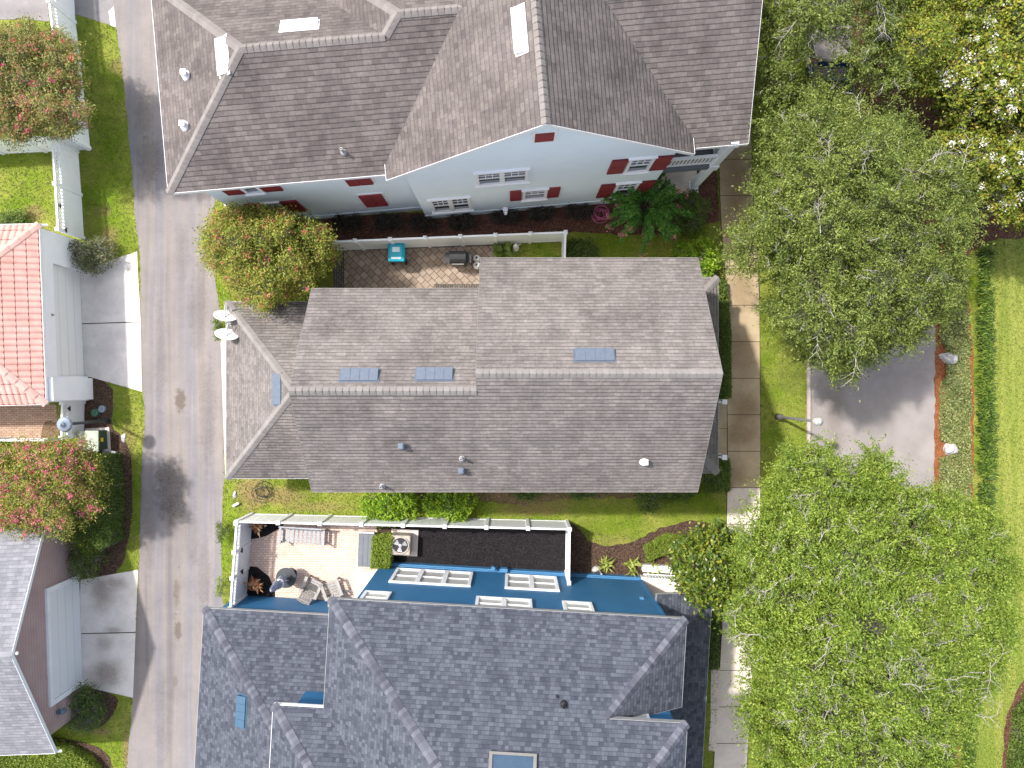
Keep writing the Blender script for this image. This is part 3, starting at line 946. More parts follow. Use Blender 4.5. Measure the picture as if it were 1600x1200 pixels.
# ------------------------------------------------------------------ the white two-storey house with red shutters
E = Fr(g(667, 341), 4.9)
he = thing('white_house', 'white two-storey house with red shutters, a tall front gable and brown-grey shingles', 'house', E.pt(0, 0))
m = MB()
m.fbox(E, -7.24, 9.2, .4, 7.9, 0, 6.5)
part('wall', m, 'stucco_white', he)
m = MB()
zz = lambda u: 10.9 - .815 * abs(u - 4.55) - .26
m.extr([E.pt(0, 0, 0), E.pt(9.14, 0, 0), E.pt(9.14, 0, zz(9.14)), E.pt(4.55, 0, zz(4.55)), E.pt(0, 0, zz(0))], E.w * 4)
part('gable_wall', m, 'stucco_white', he)
m = MB(); m.fbox(E, -.03, 9.17, -.03, -.001, 0, .55); m.fbox(E, -7.26, -.04, .36, .398, 0, .5)
part('plinth', m, 'stucco_white', he)
A = E.pt
zE, zL, zM = 6.5, 8.83, 9.15
L0, L1 = A(-4.43, 3.67, zL), A(0.02, 3.67, zL)
M0, M1 = A(.5, 4.17, zM), A(11.6, 4.17, zM)
sw, se = A(-8, .1, zE), A(11.6, .1, zE)
nwL, vl = A(-8, 7.24, zE), A(-3.55, 7.24, zE)
nwM, neM = A(-3.55, 8.24, zE), A(11.6, 8.24, zE)
r_main = roof(he, [[sw, se, M1, M0, L1, L0], [sw, L0, nwL], [L0, L1, vl, nwL], [L1, M0, nwM, vl], [M0, M1, neM, nwM]], 'shingle_taupe', 'cap_taupe', .2)
pS = (sw, nrm(sw, se, M1)); pW = (sw, nrm(sw, L0, nwL)); pN = (L0, nrm(L0, L1, vl))
g0, g1 = A(4.55, -.14, 10.9), A(4.55, 10, 10.9)
gw0, gw1 = A(-.62, -.14, 6.686), A(-.62, 10, 6.686)
ge0, ge1 = A(9.72, -.14, 6.686), A(9.72, 10, 6.686)
r_g = roof(he, [[g0, gw0, gw1, g1], [g0, g1, ge1, ge0]], 'shingle_taupe', 'cap_taupe', .22, name='gable_roof')
pGW = (g0, nrm(g0, gw0, g1)); pGE = (g0, nrm(g0, ge0, g1))
m = MB(); m.fbox(E, 9.2, 11.35, .1, 7.9, 3.6, 3.9)
part('balcony_floor', m, 'deck_grey', he)
m = MB(); m.fbox(E, 9.2, 11.4, .0, 7.9, 0, .45)
part('porch_floor', m, 'pale_concrete', he)
for (u, v) in ((11.15, .25), (11.15, 3.9), (11.15, 7.6)):
    m = MB()
    m.fbox(E, u - .13, u + .13, v - .13, v + .13, .45, 6.55); m.fbox(E, u - .18, u + .18, v - .18, v + .18, .45, .75)
    m.fbox(E, u - .18, u + .18, v - .18, v + .18, 3.5, 3.95); m.fbox(E, u - .18, u + .18, v - .18, v + .18, 6.2, 6.42)
    part('column', m, 'stucco_warm', he)
m = MB()
m.fbox(E, 9.2, 11.02, .18, .28, 4.85, 4.95); m.fbox(E, 9.2, 11.02, .2, .26, 4.02, 4.08)
for k in range(13):
    u = 9.32 + k * .137
    m.fbox(E, u - .025, u + .025, .205, .255, 4.08, 4.85)
part('railing', m, 'white', he)
m = MB()
m.fbox(E, 11.1, 11.2, .38, 3.77, 4.85, 4.95); m.fbox(E, 11.12, 11.18, .38, 3.77, 4.02, 4.08)
for k in range(24):
    v = .45 + k * .137
    m.fbox(E, 11.125, 11.175, v - .025, v + .025, 4.08, 4.85)
part('railing', m, 'white', he)


def eu(gx): return (gx - 667) / 37.0 / math.cos(math.radians(4.9))


# windows (plan position along the wall, sill and head heights)
window(he, E, 0, -1, eu(753), eu(821), 4.7, 6.2, 2, head=True)
window(he, E, 0, -1, eu(682), eu(740), 1.15, 3.1, 2, head=True)
window(he, E, 0, -1, eu(815), eu(850), 1.95, 3.35, 1, head=True)
shutter(he, E, 0, -1, eu(797), eu(813.5), 1.95, 3.35); shutter(he, E, 0, -1, eu(851.5), eu(868), 1.95, 3.35)
window(he, E, 0, -1, eu(948), eu(981), 4.7, 6.3, 1, head=True)
shutter(he, E, 0, -1, eu(926), eu(946.5), 4.7, 6.3); shutter(he, E, 0, -1, eu(982.5), eu(1003), 4.7, 6.3)
window(he, E, 0, -1, eu(948), eu(981), 1.25, 3.15, 1, head=True)
shutter(he, E, 0, -1, eu(926), eu(946.5), 1.25, 3.15); shutter(he, E, 0, -1, eu(982.5), eu(1003), 1.25, 3.15)
f = MB()
f.fbox(E, 4.2, 4.95, -.04, 0, 8.95, 9.9)
av = part('attic_vent', f, 'white', he)
f = MB(); f.fbox(E, 4.29, 4.86, -.06, -.04, 9.05, 9.8); part('louvre', f, 'shutter', av)
for z0, z1 in ((4.75, 6.3), (1.5, 3.2)):
    window(he, E, .4, -1, eu(448), eu(472), z0, z1, 1, head=True)
    shutter(he, E, .4, -1, eu(424), eu(446.5), z0, z1); shutter(he, E, .4, -1, eu(473.5), eu(497), z0, z1)
    f = MB(); f.fbox(E, eu(582), eu(620), .35, .4, z0 - .08, z1 + .08)
    sw_ = part('shuttered_window', f, 'white', he)
    a = eu(585); b = eu(617); cmid = (a + b) / 2
    for q0, q1 in ((a, cmid - .01), (cmid + .01, b)):
        sh = shutter(sw_, E, .35, -1, q0, q1, z0, z1)
f = MB(); f.fbox(E, eu(786), eu(793), -.2, -.03, .55, .95); f.lathe(E.pt(eu(789.5), -.26, .75), [(.07, 0), (.07, .12)], 12)
part('utility_meter', f, 'white_metal', he)
f = MB(); f.tube(E.pt(8.3, -.06, .3), E.pt(8.3, -.06, .8), .03); f.tube(E.pt(8.3, -.06, .8), E.pt(8.3, -.14, .8), .03)
part('hose_tap', f, 'lead', he)
EE = Fr(E.pt(9.2, .4), 94.9)
for u_ in (1.0, 3.2, 5.4):
    window(he, EE, 0, -1, u_, u_ + 1.0, 4.4, 6.0); window(he, EE, 0, -1, u_, u_ + 1.0, .9, 2.8)
box_on_roof(r_main, 'roof_vent', 349, 88, pW, E.w, 1.15, .42, .12, 'white_metal')
box_on_roof(r_main, 'roof_vent', 468, 41, pN, E.u, 1.15, .42, .12, 'white_metal')
box_on_roof(r_g, 'roof_vent', 813, 47, pGW, E.w, 1.3, .36, .14, 'white_metal')
for a in ((292, 118), (290, 197)):
    pipe_on_roof(r_main, *a, pW, .25, .07, 'white_metal', hood=True)
pipe_on_roof(r_main, 537, 238, pS, .4, .045, 'lead')

# ------------------------------------------------------------------ the grey-beige house in the middle
F0 = Fr(g(560, 728), 0)
hf = thing('grey_roof_house', 'long house under a weathered grey-beige roof with a lower garage wing toward the alley', 'house', g(790, 610))
zS, zl, zr = 6.2, 8.87, 9.27
xW, xJ, xE = 547.7, 760, 1034
yS, yNl, yNr = 736, 479.5, 441
mid_l, mid_r = (yS + yNl) / 2, (yS + yNr) / 2
m = MB()
m.extr([g(560, 728), g(1022, 728), g(1022, 452), g(771, 452), g(771, 490), g(560, 490)], (0, 0, 6.25)); part('wall', m, 'cream_wall', hf)
for x0, x1, yn, ym, zt in ((560, 566, 490, mid_l, zl), (1016, 1022, 452, mid_r, zr), (771, 777, 452, mid_r, zr)):
    m = MB(); m.extr([g(x0, 728, 6.2), g(x0, yn, 6.2), g(x0, ym, zt - .3)], ((x1 - x0) / 37, 0, 0))
    part('gable_wall', m, 'cream_wall', hf)
Sw, Sj, Se = g(xW, yS, zS), g(xJ, yS, zS), g(xE, yS, zS)
Rl0, Rl1 = g(xW, mid_l, zl), g(xJ, mid_l, zl)
Rr0, Rr1 = g(xJ, mid_r, zr), g(xE, mid_r, zr)
Nl0, Nl1 = g(xW, yNl, zS), g(xJ, yNl, zS)
Nr0, Nr1 = g(xJ, yNr, zS), g(xE, yNr, zS)
rf = roof(hf, [[Sw, Se, Rr1, Rr0, Rl1, Rl0], [Rl0, Rl1, Nl1, Nl0], [Rr0, Rr1, Nr1, Nr0]], 'shingle_greige', 'cap_greige', .2, fascia='cap_greige')
pFS = (Sw, nrm(Sw, Se, Rr1)); pFNl = (Rl0, nrm(Rl0, Rl1, Nl0)); pFNr = (Rr0, nrm(Rr0, Rr1, Nr0))
# garage wing
zg = 2.85
yn, ys, xw = 483, 734.5, 393
ymid = (yn + ys) / 2
za = zg + .8 * (ys - yn) / 2 / 37
GA, GB = g(xw + (ys - yn) / 2, ymid, za), g(565, ymid, za)
q1, q2, q3, q4 = g(xw, yn, zg), g(xw, ys, zg), g(565, ys, zg), g(565, yn, zg)
rgar = roof(hf, [[q1, GA, q2], [q2, GA, GB, q3], [q1, q4, GB, GA]], 'shingle_greige', 'cap_greige', .2, name='garage_roof', fascia='lead')
pGW_ = (q1, nrm(q1, GA, q2))
m = MB(); m.extr([g(404, 724), g(562, 724), g(562, 494), g(404, 494)], (0, 0, 2.9)); part('garage_wall', m, 'cream_wall', hf)
m = MB()
for k in range(4):
    m.box(g(403, 609, .3 + k * .53), (.06, 4.8, .5))
part('garage_door', m, 'garage_door', hf)
# front porch
a1, a2, a3, a4 = g(1092, 449, 3.0), g(1092, 726, 3.0), g(1026, 726 - 66, 3.0 + .45 * 66 / 37), g(1026, 449 + 66, 3.0 + .45 * 66 / 37)
b1, b2 = g(1026, 449, 3.0), g(1026, 726, 3.0)
roof(hf, [[a1, a2, a3, a4], [a2, b2, a3], [a1, a4, b1]], 'shingle_greige', 'cap_greige', .18, name='porch_roof', fascia='lead')
for yy in (460, 540, 630, 712):
    m = MB(); c = g(1085, yy)
    m.box(c + Vector((0, 0, .3)), (.3, .3, .6)); m.box(c + Vector((0, 0, 1.7)), (.2, .2, 2.2)); m.box(c + Vector((0, 0, 2.74)), (.28, .28, .12))
    part('column', m, 'white', hf)
m = MB(); m.extr([g(1024, 720), g(1088, 720), g(1088, 456), g(1024, 456)], (0, 0, .4)); part('porch_floor', m, 'pale_concrete', hf)
for yy in (627, 711):
    m = MB(); c = g(1121.5, yy)
    m.box(c + Vector((0, 0, .5)), (.14, .14, 1.0)); m.box(c + Vector((0, 0, 1.03)), (.2, .2, .06)); m.box(c + Vector((0, 0, .1)), (.18, .18, .2))
    m.obox(c + Vector((-.48, 0, .9)), (1, 0, -.12), (0, 1, 0), (0, 0, 1), .46, .03, .05)
    m.obox(c + Vector((-.48, 0, .3)), (1, 0, -.12), (0, 1, 0), (0, 0, 1), .46, .025, .04)
    part('stair_newel', m, 'white', hf)
for (px, py, pl, w_, d_) in ((562, 587, pFNl, 1.15, .42), (679, 586, pFNl, 1.12, .42), (929, 556, pFNr, 1.2, .42)):
    box_on_roof(rf, 'roof_vent', px, py, pl, (1, 0, 0), w_, d_, .13, 'grey_metal')
box_on_roof(rgar, 'roof_vent', 434, 608, pGW_, (0, 1, 0), 1.1, .42, .12, 'grey_metal')
for a in ((628, 696), (721, 734), (1006, 721)):
    pipe_on_roof(rf, *a, pFS, .24, .06, 'white_metal' if a[0] > 900 else 'grey_metal', hood=True)
for a in ((722, 716), (598, 759)):
    pipe_on_roof(rf, *a, pFS, .45, .045, 'lead')
m = MB(); m.path([g(556, 728, 0), g(556, 730, 2.8), g(556, 733, 6.0)], .04); part('downspout', m, 'white', hf)

for u_ in (2.2, 6.4, 9.6):
    window(hf, F0, 0, -1, u_, u_ + 1.0, 4.2, 5.6); window(hf, F0, 0, -1, u_, u_ + 1.0, 1.0, 2.6)
FE = Fr(g(1022, 728), 90)
for u_ in (1.2, 3.2, 5.2):
    window(hf, FE, 0, -1, u_, u_ + 1.0, 4.3, 5.8)
for u_ in (.9, 5.3):
    window(hf, FE, 0, -1, u_, u_ + 1.1, 1.1, 2.7)
m = MB(); m.fbox(FE, 3.2, 4.2, -.05, 0, .4, 2.6); part('front_door', m, 'blue_trim', hf)

# ------------------------------------------------------------------ the blue house
B = Fr(g(597, 880), -3.26)
hb = thing('blue_house', 'blue two-storey house with white-framed windows and a blue-grey shingle roof', 'house', B.pt(0, 0))
A = B.pt
m = MB()
m.fbox(B, 0, 10.9, -12, 0, 0, 6.25)
part('wall', m, 'blue_wall', hb)
m = MB(); m.fbox(B, .0, 10.9, .001, .1, .0, .35); m.fbox(B, 0, 10.9, .001, .05, .35, .42)
part('skirting_board', m, 'blue_trim', hb)
m = MB(); m.fbox(B, 10.82, 10.94, -.1, .03, .0, 6.05); m.fbox(B, 0, 10.9, .001, .03, 5.9, 6.1)
part('corner_board', m, 'blue_wall', hb)
sl_ = .65
zb = 6.2
wN, eN = -.73, 11.44
vN = .22
dK = 2.77
zK = zb + sl_ * dK
dA = 7.0
c_nw, c_ne = A(wN, vN, zb), A(eN, vN, zb)
k1, k2 = A(eN - dK, vN - dK, zK), A(11.2, vN - dK, zK)
dh = 4.6
khip = A(11.2 - dh, vN - dK - dh, zK + sl_ * dh)
dw = dK + dh
apx = A(wN + dw, vN - dw, zb + sl_ * dw)
rb = roof(hb, [[c_nw, c_ne, k1, k2, khip, apx], [c_nw, apx, A(wN + dw, -14, zb + sl_ * dw), A(wN, -14, zb)],
               [k2, A(11.2, -14, zK), A(11.2 - dh, -14, zK + sl_ * dh), khip], [apx, khip, A(11.2 - dh, -14, zK + sl_ * dh), A(wN + dw, -14, zb + sl_ * dw)]],
          'shingle_slate', 'cap_slate', .2, plen=.13, capw=.17, fascia='lead')
roof(hb, [[c_ne, A(eN, -2.78, zb), A(eN - dK + .002, -2.78, zK), A(eN - dK, vN - dK, zK)]], 'shingle_slate', 'cap_slate', .2, name='side_roof', caps=False, fascia='lead')
pBN = (c_nw, nrm(c_nw, c_ne, apx)); pBW = (c_nw, nrm(c_nw, apx, A(wN, -14, zb)))
# hip caps of the right hand slope
cm = MB(); e = (k1 - c_ne); L = e.length; e.normalize()
pe = nrm(c_ne, A(eN, -2.78, zb), k1)
s1 = pBN[1].cross(e).normalized(); s2 = pe.cross(e).normalized()
if s1.dot(B.u) > 0: s1 = -s1
if s2.dot(B.u) < 0: s2 = -s2
n_ = int(L / .13)
for q in range(n_):
    p0, p1 = c_ne + e * (L * q / n_), c_ne + e * (L * (q + 1.08) / n_)
    up = Vector((0, 0, .04))
    cm.add([p0 + up * 1.3, p1 + up * .8, p1 + s1 * .17 + pBN[1] * .012, p0 + s1 * .17 + pBN[1] * .022, p1 + s2 * .17 + pe * .012, p0 + s2 * .17 + pe * .022], [(0, 1, 2, 3), (0, 5, 4, 1)])
part('ridge_cap', cm, 'cap_slate', rb)
m = MB(); m.fbox(B, 7.5, 10.95, -12, -2.8, 6.2, zK + .05); part('upper_wall', m, 'blue_wall', hb)
m = MB(); m.fbox(B, 9.35, 10.15, -2.8, -2.72, 6.9, 7.75); u_ = part('window', m, 'white', hb)
m = MB(); m.fbox(B, 9.47, 10.03, -2.72, -2.70, 7.0, 7.65); part('pane', m, 'glass_blind', u_)
# rear second-storey wing
jw, jn = -2.45, -3.5
dj = 4.0
j1 = A(jw, jn, zb); j2 = A(jw + dj, jn - dj, zb + sl_ * dj)
roof(hb, [[j1, A(3.2, jn, zb), A(3.2, jn - dj, zb + sl_ * dj), j2], [j1, j2, A(jw, jn - 2 * dj, zb)], ], 'shingle_slate', 'cap_slate', .2, name='rear_roof', plen=.13, capw=.17)
m = MB(); m.fbox(B, -1.85, .5, -11.4, -3.78, 0, 6.22); part('rear_wall', m, 'blue_wall', hb)
# single-storey garage wing
lw, ln, lz, lsl = -6.28, -1.4, 2.9, .58
dl = 4.6
l1 = A(lw, ln, lz); l2 = A(lw + dl, ln - dl, lz + lsl * dl)
rl = roof(hb, [[l1, A(.6, ln, lz), A(.6, ln - dl, lz + lsl * dl), l2], [l1, l2, A(lw, ln - 2 * dl, lz)], [l2, A(.6, ln - dl, lz + lsl * dl), A(.6, ln - 2 * dl, lz), A(lw, ln - 2 * dl, lz)]],
          'shingle_slate', 'cap_slate', .2, name='garage_roof', plen=.13, capw=.17, fascia='lead')
pLW = (l1, nrm(l1, l2, A(lw, ln - 2 * dl, lz)))
m = MB(); m.fbox(B, -6.0, .2, -10.2, -1.68, 0, 2.92); part('garage_wall', m, 'blue_wall', hb)
# street-side porch
pz = 3.0
p1_, p2_, p3_, p4_ = A(13.15, .3, pz), A(13.15, -11, pz), A(10.92, -11, pz + .55), A(10.92, .3, pz + .55)
roof(hb, [[p1_, p2_, p3_, p4_]], 'shingle_slate', 'cap_slate', .18, name='porch_roof', fascia='lead')
for v in (.1, -2.6, -5.2, -8):
    m = MB(); m.fbox(B, 12.8, 13.0, v - .1, v + .1, .4, 2.85); m.fbox(B, 12.74, 13.06, v - .16, v + .16, .4, .7); part('column', m, 'white', hb)
m = MB(); m.fbox(B, 10.9, 13.1, -11, .15, 0, .4); part('porch_floor', m, 'pale_concrete', hb)
m = MB(); m.fbox(B, 10.95, 12.7, .25, .33, 1.2, 1.3); m.fbox(B, 10.95, 12.7, .26, .32, .5, .56)
for k in range(14):
    u = 11.02 + k * .125
    m.fbox(B, u - .025, u + .025, .27, .31, .56, 1.2)
m.fbox(B, 10.95, 12.2, .34, .62, .0, .32)
part('railing', m, 'white', hb)


def bu(gx): return (gx - 597) / 37.0


window(hb, B, 0, 1, bu(625), bu(741), .85, 2.95, 3, 'glass_blind', grid=False, sill=False)
window(hb, B, 0, 1, bu(790), bu(868), .8, 2.9, 2, 'glass_blind', grid=False, sill=False)
window(hb, B, 0, 1, bu(602), bu(638), 4.4, 5.8, 1, 'glass_blind', grid=False, sill=False)
window(hb, B, 0, 1, bu(752), bu(827), 4.3, 5.8, 2, 'glass_blind', grid=False, sill=False)
window(hb, B, 0, 1, bu(868), bu(908), 4.27, 5.75, 1, 'glass_blind', grid=False, sill=False)
BE = Fr(B.pt(10.9, -12), 90 - 3.26)
for u_ in (4.0, 7.0, 10.0):
    window(hb, BE, 0, -1, u_, u_ + 1.0, 4.3, 5.7, 1, 'glass_blind', grid=False, sill=False); window(hb, BE, 0, -1, u_, u_ + 1.0, .9, 2.6, 1, 'glass_blind', grid=False, sill=False)
m = MB(); m.fbox(B, 10.35, 10.5, .001, .08, 3.1, 3.3); part('wall_box', m, 'blue_trim', hb)
m = MB(); m.path([B.pt(4.45, .1, .5), B.pt(4.85, .1, .5)], .05); m.lathe(B.pt(4.7, .18, .42), [(.09, 0), (.09, .2)], 12); m.fbox(B, 5.0, 5.3, .05, .2, .25, .6)
part('utility_pipe', m, 'blue_trim', hb)
m = MB(); m.tube(B.pt(9.2, .2, .02), B.pt(9.2, .2, .55), .04); part('vent_pipe', m, 'lead', hb)
pipe_on_roof(rb, 881, 1101, pBN, .22, .05, 'black', hood=False); pipe_on_roof(rb, 870, 1088, pBN, .1, .022, 'charcoal')
box_on_roof(rl, 'roof_vent', 379, 1111, pLW, B.w, 1.15, .36, .16, 'blue_vent')
c = hit(800, 1214, *pBN); n = pBN[1]; m = MB()
s_ = n.cross(B.u).normalized()
for dx in (-.68, .68):
    m.obox(c + B.u * dx + n * .06, B.u, s_, n, .05, .66, .07)
for ds in (-.62, .62):
    m.obox(c + s_ * ds + n * .06, B.u, s_, n, .63, .04, .07)
sk = part('skylight', m, 'pole_grey', rb)
m = MB(); m.obox(c + n * .05, B.u, s_, n, .63, .58, .03); part('pane', m, 'car_glass', hb)

# ------------------------------------------------------------------ the coral-tiled garage on the left
hc = thing('tiled_garage', 'white stucco garage with coral pink clay tile roof facing the alley', 'garage', g(100, 500))
z0 = 3.0
ne, se_ = g(130, 373, z0), g(140, 629, z0)
half = (629 - 373) / 2
C1 = g(135 - half, 501, z0 + .42 * half / 37)
far = -260
nw_, sw_ = g(far, 381, z0), g(far, 637, z0)
C2 = g(far, 509, z0 + .42 * half / 37)
roof(hc, [[ne, C1, se_], [ne, nw_, C2, C1], [se_, C1, C2, sw_]], 'clay', 'clay_cap', .14, fascia='white', plen=.42, capw=.15)
fx = lambda y: 129 + (y - 376) * 10 / 250.0
m = MB()
m.extr([g(fx(378), 378), g(far + 10, 384), g(far + 10, 630), g(fx(626) - 9, 626), g(fx(588) - 9, 588), g(fx(588), 588), g(fx(588), 588.1)][:0] or
       [g(fx(378), 378), g(far + 10, 384), g(far + 10, 632), g(fx(626), 626), g(fx(588), 588), g(fx(588) - 8, 588), g(fx(424) - 8, 424), g(fx(424), 424)], (0, 0, 3.0))
part('wall', m, 'stucco_warm', hc)
m = MB(); m.extr([g(fx(424) - 7.9, 424), g(fx(424), 424), g(fx(588), 588), g(fx(588) - 7.9, 588)][::-1], (0, 0, .7))
m2 = MB()
for v in m.v: m2.v.append((v[0], v[1], v[2] + 2.15))
m2.f = m.f
part('lintel', m2, 'stucco_warm', hc)
m = MB()
for k in range(4):
    m.extr([g(fx(424) - 8, 424.4, .03 + k * .535), g(fx(588) - 8, 587.6, .03 + k * .535), g(fx(588) - 5.5, 587.6, .03 + k * .535), g(fx(424) - 5.5, 424.4, .03 + k * .535)], (0, 0, .525))
part('garage_door', m, 'garage_door', hc)
m = MB(); m.extr([g(fx(590), 591), g(145, 591), g(146, 624), g(fx(624), 624)][::-1], (0, 0, 2.8)); part('side_pilaster', m, 'stucco_warm', hc)
m = MB(); m.box(g(fx(500) + .8, 500, 2.35), (.06, .08, .1)); m.lathe(g(fx(500) + 1.6, 500, 2.3), [(.03, 0), (.045, .08), (.02, .12)], 10); part('wall_lamp', m, 'lead', hc)
m = MB(); m.path([g(131, 374, 2.9), g(137, 373, 2.75)], .05); part('gutter_spout', m, 'white', hc)

# ------------------------------------------------------------------ the mauve-sided garage, lower left
hd = thing('mauve_garage', 'mauve lap-sided gabled garage with a wide white door and pale grey roof', 'garage', g(90, 960))
D = Fr(g(124, 960), 2.0)            # u east along the ridge, v north
rz, ez = 4.95, 2.6
hv = 4.62
r0, r1 = D.pt(.38, 0, rz), D.pt(-14, 0, rz)
n0, n1 = D.pt(.38, hv, ez), D.pt(-14, hv, ez)
s0, s1_ = D.pt(.38, -hv, ez), D.pt(-14, -hv, ez)
roof(hd, [[r0, n0, n1, r1], [r0, r1, s1_, s0]], 'shingle_pale', 'cap_pale', .16, capw=.16)
m = MB()
ww = hv - .55
m.extr([D.pt(0, -ww, 0), D.pt(0, ww, 0), D.pt(0, ww, rz - .51 * ww - .16), D.pt(0, 0, rz - .17), D.pt(0, -ww, rz - .51 * ww - .16)], D.u * -13.5)
part('wall', m, 'siding', hd)
m = MB()
for k in range(4):
    m.fbox(D, .02, .06, -2.75, 1.5, .03 + k * .52, .54 + k * .52)
part('garage_door', m, 'garage_door', hd)
m = MB(); m.fbox(D, .005, .1, -2.95, -2.76, 0, 2.13); m.fbox(D, .005, .1, 1.51, 1.70, 0, 2.13); m.fbox(D, .005, .1, -2.95, 1.7, 2.131, 2.3)
part('door_frame', m, 'white', hd)
m = MB(); m.box(D.pt(.08, -3.35, 1.75), (.16, .14, .2)); m.lathe(D.pt(.2, -3.35, 1.55), [(.06, 0), (.11, .05), (.11, .25), (.03, .34)], 10)
part('wall_lamp', m, 'pot_blue', hd)
m = MB(); m.lathe(D.pt(.42, 0.03, rz - .22), [(.05, 0), (.07, .06), (.03, .1)], 10, (1, 0, .3)); part('floodlight', m, 'white_metal', hd)
for v in (-hv + .02, hv - .02):
    m = MB(); m.tube(D.pt(.40, v, ez - .12), D.pt(.52, v, ez - .2), .06); part('gutter_spout', m, 'white_metal', hd)

# ------------------------------------------------------------------ fences
def fence(name, label, pts, h=1.83, gap=1.65, lattice=0.0, latch=None, cat='fence'):
    base = g(*pts[0])
    root = thing(name, label, cat, base)
    pts = [g(*p) for p in pts]
    posts = [pts[0]]
    for a, b in zip(pts[:-1], pts[1:]):
        L = (b - a).length; n = max(1, round(L / gap))
        d = (b - a).normalized(); s = Vector((-d.y, d.x, 0))
        for k in range(n):
            p, q = a.lerp(b, k / n), a.lerp(b, (k + 1) / n)
            c = (p + q) / 2; l = (q - p).length / 2 - .065
            hs = h - lattice
            m = MB()
            m.obox(c + Vector((0, 0, hs / 2 + .03)), d, s, (0, 0, 1), l, .018, hs / 2 - .06)
            nb = max(2, int(2 * l / .28))
            for i in range(1, nb):          # tongue-and-groove beads
                m.obox(c + d * (-l + 2 * l * i / nb) + Vector((0, 0, hs / 2 + .03)), d, s, (0, 0, 1), .008, .021, hs / 2 - .07)
            m.obox(c + Vector((0, 0, hs - .04)), d, s, (0, 0, 1), l, .035, .05)
            m.obox(c + Vector((0, 0, .1)), d, s, (0, 0, 1), l, .03, .06)
            part('panel', m, 'vinyl', root)
            if lattice:
                m = MB(); H = lattice - .1
                st = .10
                x = -l - H
                while x < l:
                    for sg in (1, -1):
                        x0, x1 = x, x + H
                        t0, t1 = max(0, (-l - x0) / H), min(1, (l - x0) / H)
                        if t1 - t0 > .05:
                            p0 = c + d * ((x0 + H * t0) * sg) + Vector((0, 0, hs + .01 + H * t0)); p1 = c + d * ((x0 + H * t1) * sg) + Vector((0, 0, hs + .01 + H * t1))
                            dd = (p1 - p0).normalized()
                            m.obox((p0 + p1) / 2 + s * (.006 * sg), dd, s, dd.cross(s), (p1 - p0).length / 2, .005, .018)
                    x += st * 1.4
                m.obox(c + Vector((0, 0, h - .04)), d, s, (0, 0, 1), l, .035, .05)
                part('lattice', m, 'vinyl', root)
            posts.append(q)
    for p in posts:
        m = MB()
        m.box(p + Vector((0, 0, h / 2 + .02)), (.13, .13, h + .04), math.atan2(d.y, d.x))
        po = part('post', m, 'vinyl', root)
        m = MB()
        m.box(p + Vector((0, 0, h + .055)), (.16, .16, .03))
        m.add([p + Vector((x, y, h + .07)) for x, y in ((-.08, -.08), (.08, -.08), (.08, .08), (-.08, .08))] + [p + Vector((0, 0, h + .13))], [(0, 1, 4), (1, 2, 4), (2, 3, 4), (3, 0, 4)])
        part('post_cap', m, 'vinyl', po)
    if latch:
        m = MB()
        for (x, y, z) in latch:
            m.box(g(x, y, z), (.06, .1, .12))
            m.box(g(x + 1.2, y, z), (.05, .2, .03))
        part('latch', m, 'black', root)
    return root


fence('vinyl_fence', 'white vinyl fence behind the teal cart and grill on the brick patio', [(517, 391), (879, 376.5), (877, 432)], 1.83, 1.46)
fence('vinyl_fence', 'long white vinyl fence enclosing the black mulch yard of the blue house', [(394.5, 803), (885, 814), (884, 893)], 1.83, 1.66)
fence('lattice_fence', 'white lattice-topped fence and gate beside the bench patio and alley', [(394, 805.5), (391, 848), (388, 886), (385, 930)], 1.83, 1.2, .42, [(393, 850, 1.2), (391, 884, 1.0)])
fence('lattice_fence', 'white lattice-topped fence along the alley behind the coral-blossom tree at the top', [(112, -60), (118, 36), (141, 232)], 1.83, 1.8, .42)
fence('vinyl_fence', 'plain white fence meeting the lattice fence below the coral-blossom tree', [(139, 233.5), (-60, 243)], 1.75, 1.8)
fence('lattice_fence', 'white lattice-topped fence between small lawn and alley grass above the tiled garage', [(122, 237), (127, 305), (131, 372)], 1.83, 1.82, .42, [(131, 336, 1.7), (133, 370, 1.4)])
fence('lattice_fence', 'short white lattice-topped fence beside brown pavers and lamp post', [(132, 628), (131, 680)], 1.6, 1.4, .4, [(134, 637, 1.2)])
fence('vinyl_fence', 'low white fence at the edge of brown pavers behind the magenta-blossom tree', [(90, 686), (-60, 684)], 1.0, 1.8)
fence('vinyl_fence', 'slanting white fence panel at the corner of the upper driveway', [(117, 33), (74, -4), (40, -40)], 1.7, 1.6)

# ------------------------------------------------------------------ vegetation
def fast_mesh(name, verts, nper, faces_per):
    """verts (N*nper,3), every island has the same face list"""
    n = len(verts) // nper
    me = bpy.data.meshes.new(name)
    me.vertices.add(len(verts))
    me.vertices.foreach_set('co', np.ascontiguousarray(verts, dtype=np.float32).ravel())
    idx = []
    starts, tot = [], []
    fl = np.concatenate([np.array(f) for f in faces_per])
    sizes = np.array([len(f) for f in faces_per])
    loops = (np.arange(n)[:, None] * nper + fl[None, :]).ravel()
    totals = np.tile(sizes, n)
    st = np.concatenate([[0], np.cumsum(totals)[:-1]])
    me.loops.add(len(loops)); me.loops.foreach_set('vertex_index', loops.astype(np.int32))
    me.polygons.add(len(totals)); me.polygons.foreach_set('loop_start', st.astype(np.int32)); me.polygons.foreach_set('loop_total', totals.astype(np.int32))
    me.update(calc_edges=True)
    return me


def unit(a):
    return a / np.maximum(np.linalg.norm(a, axis=-1, keepdims=True), 1e-9)


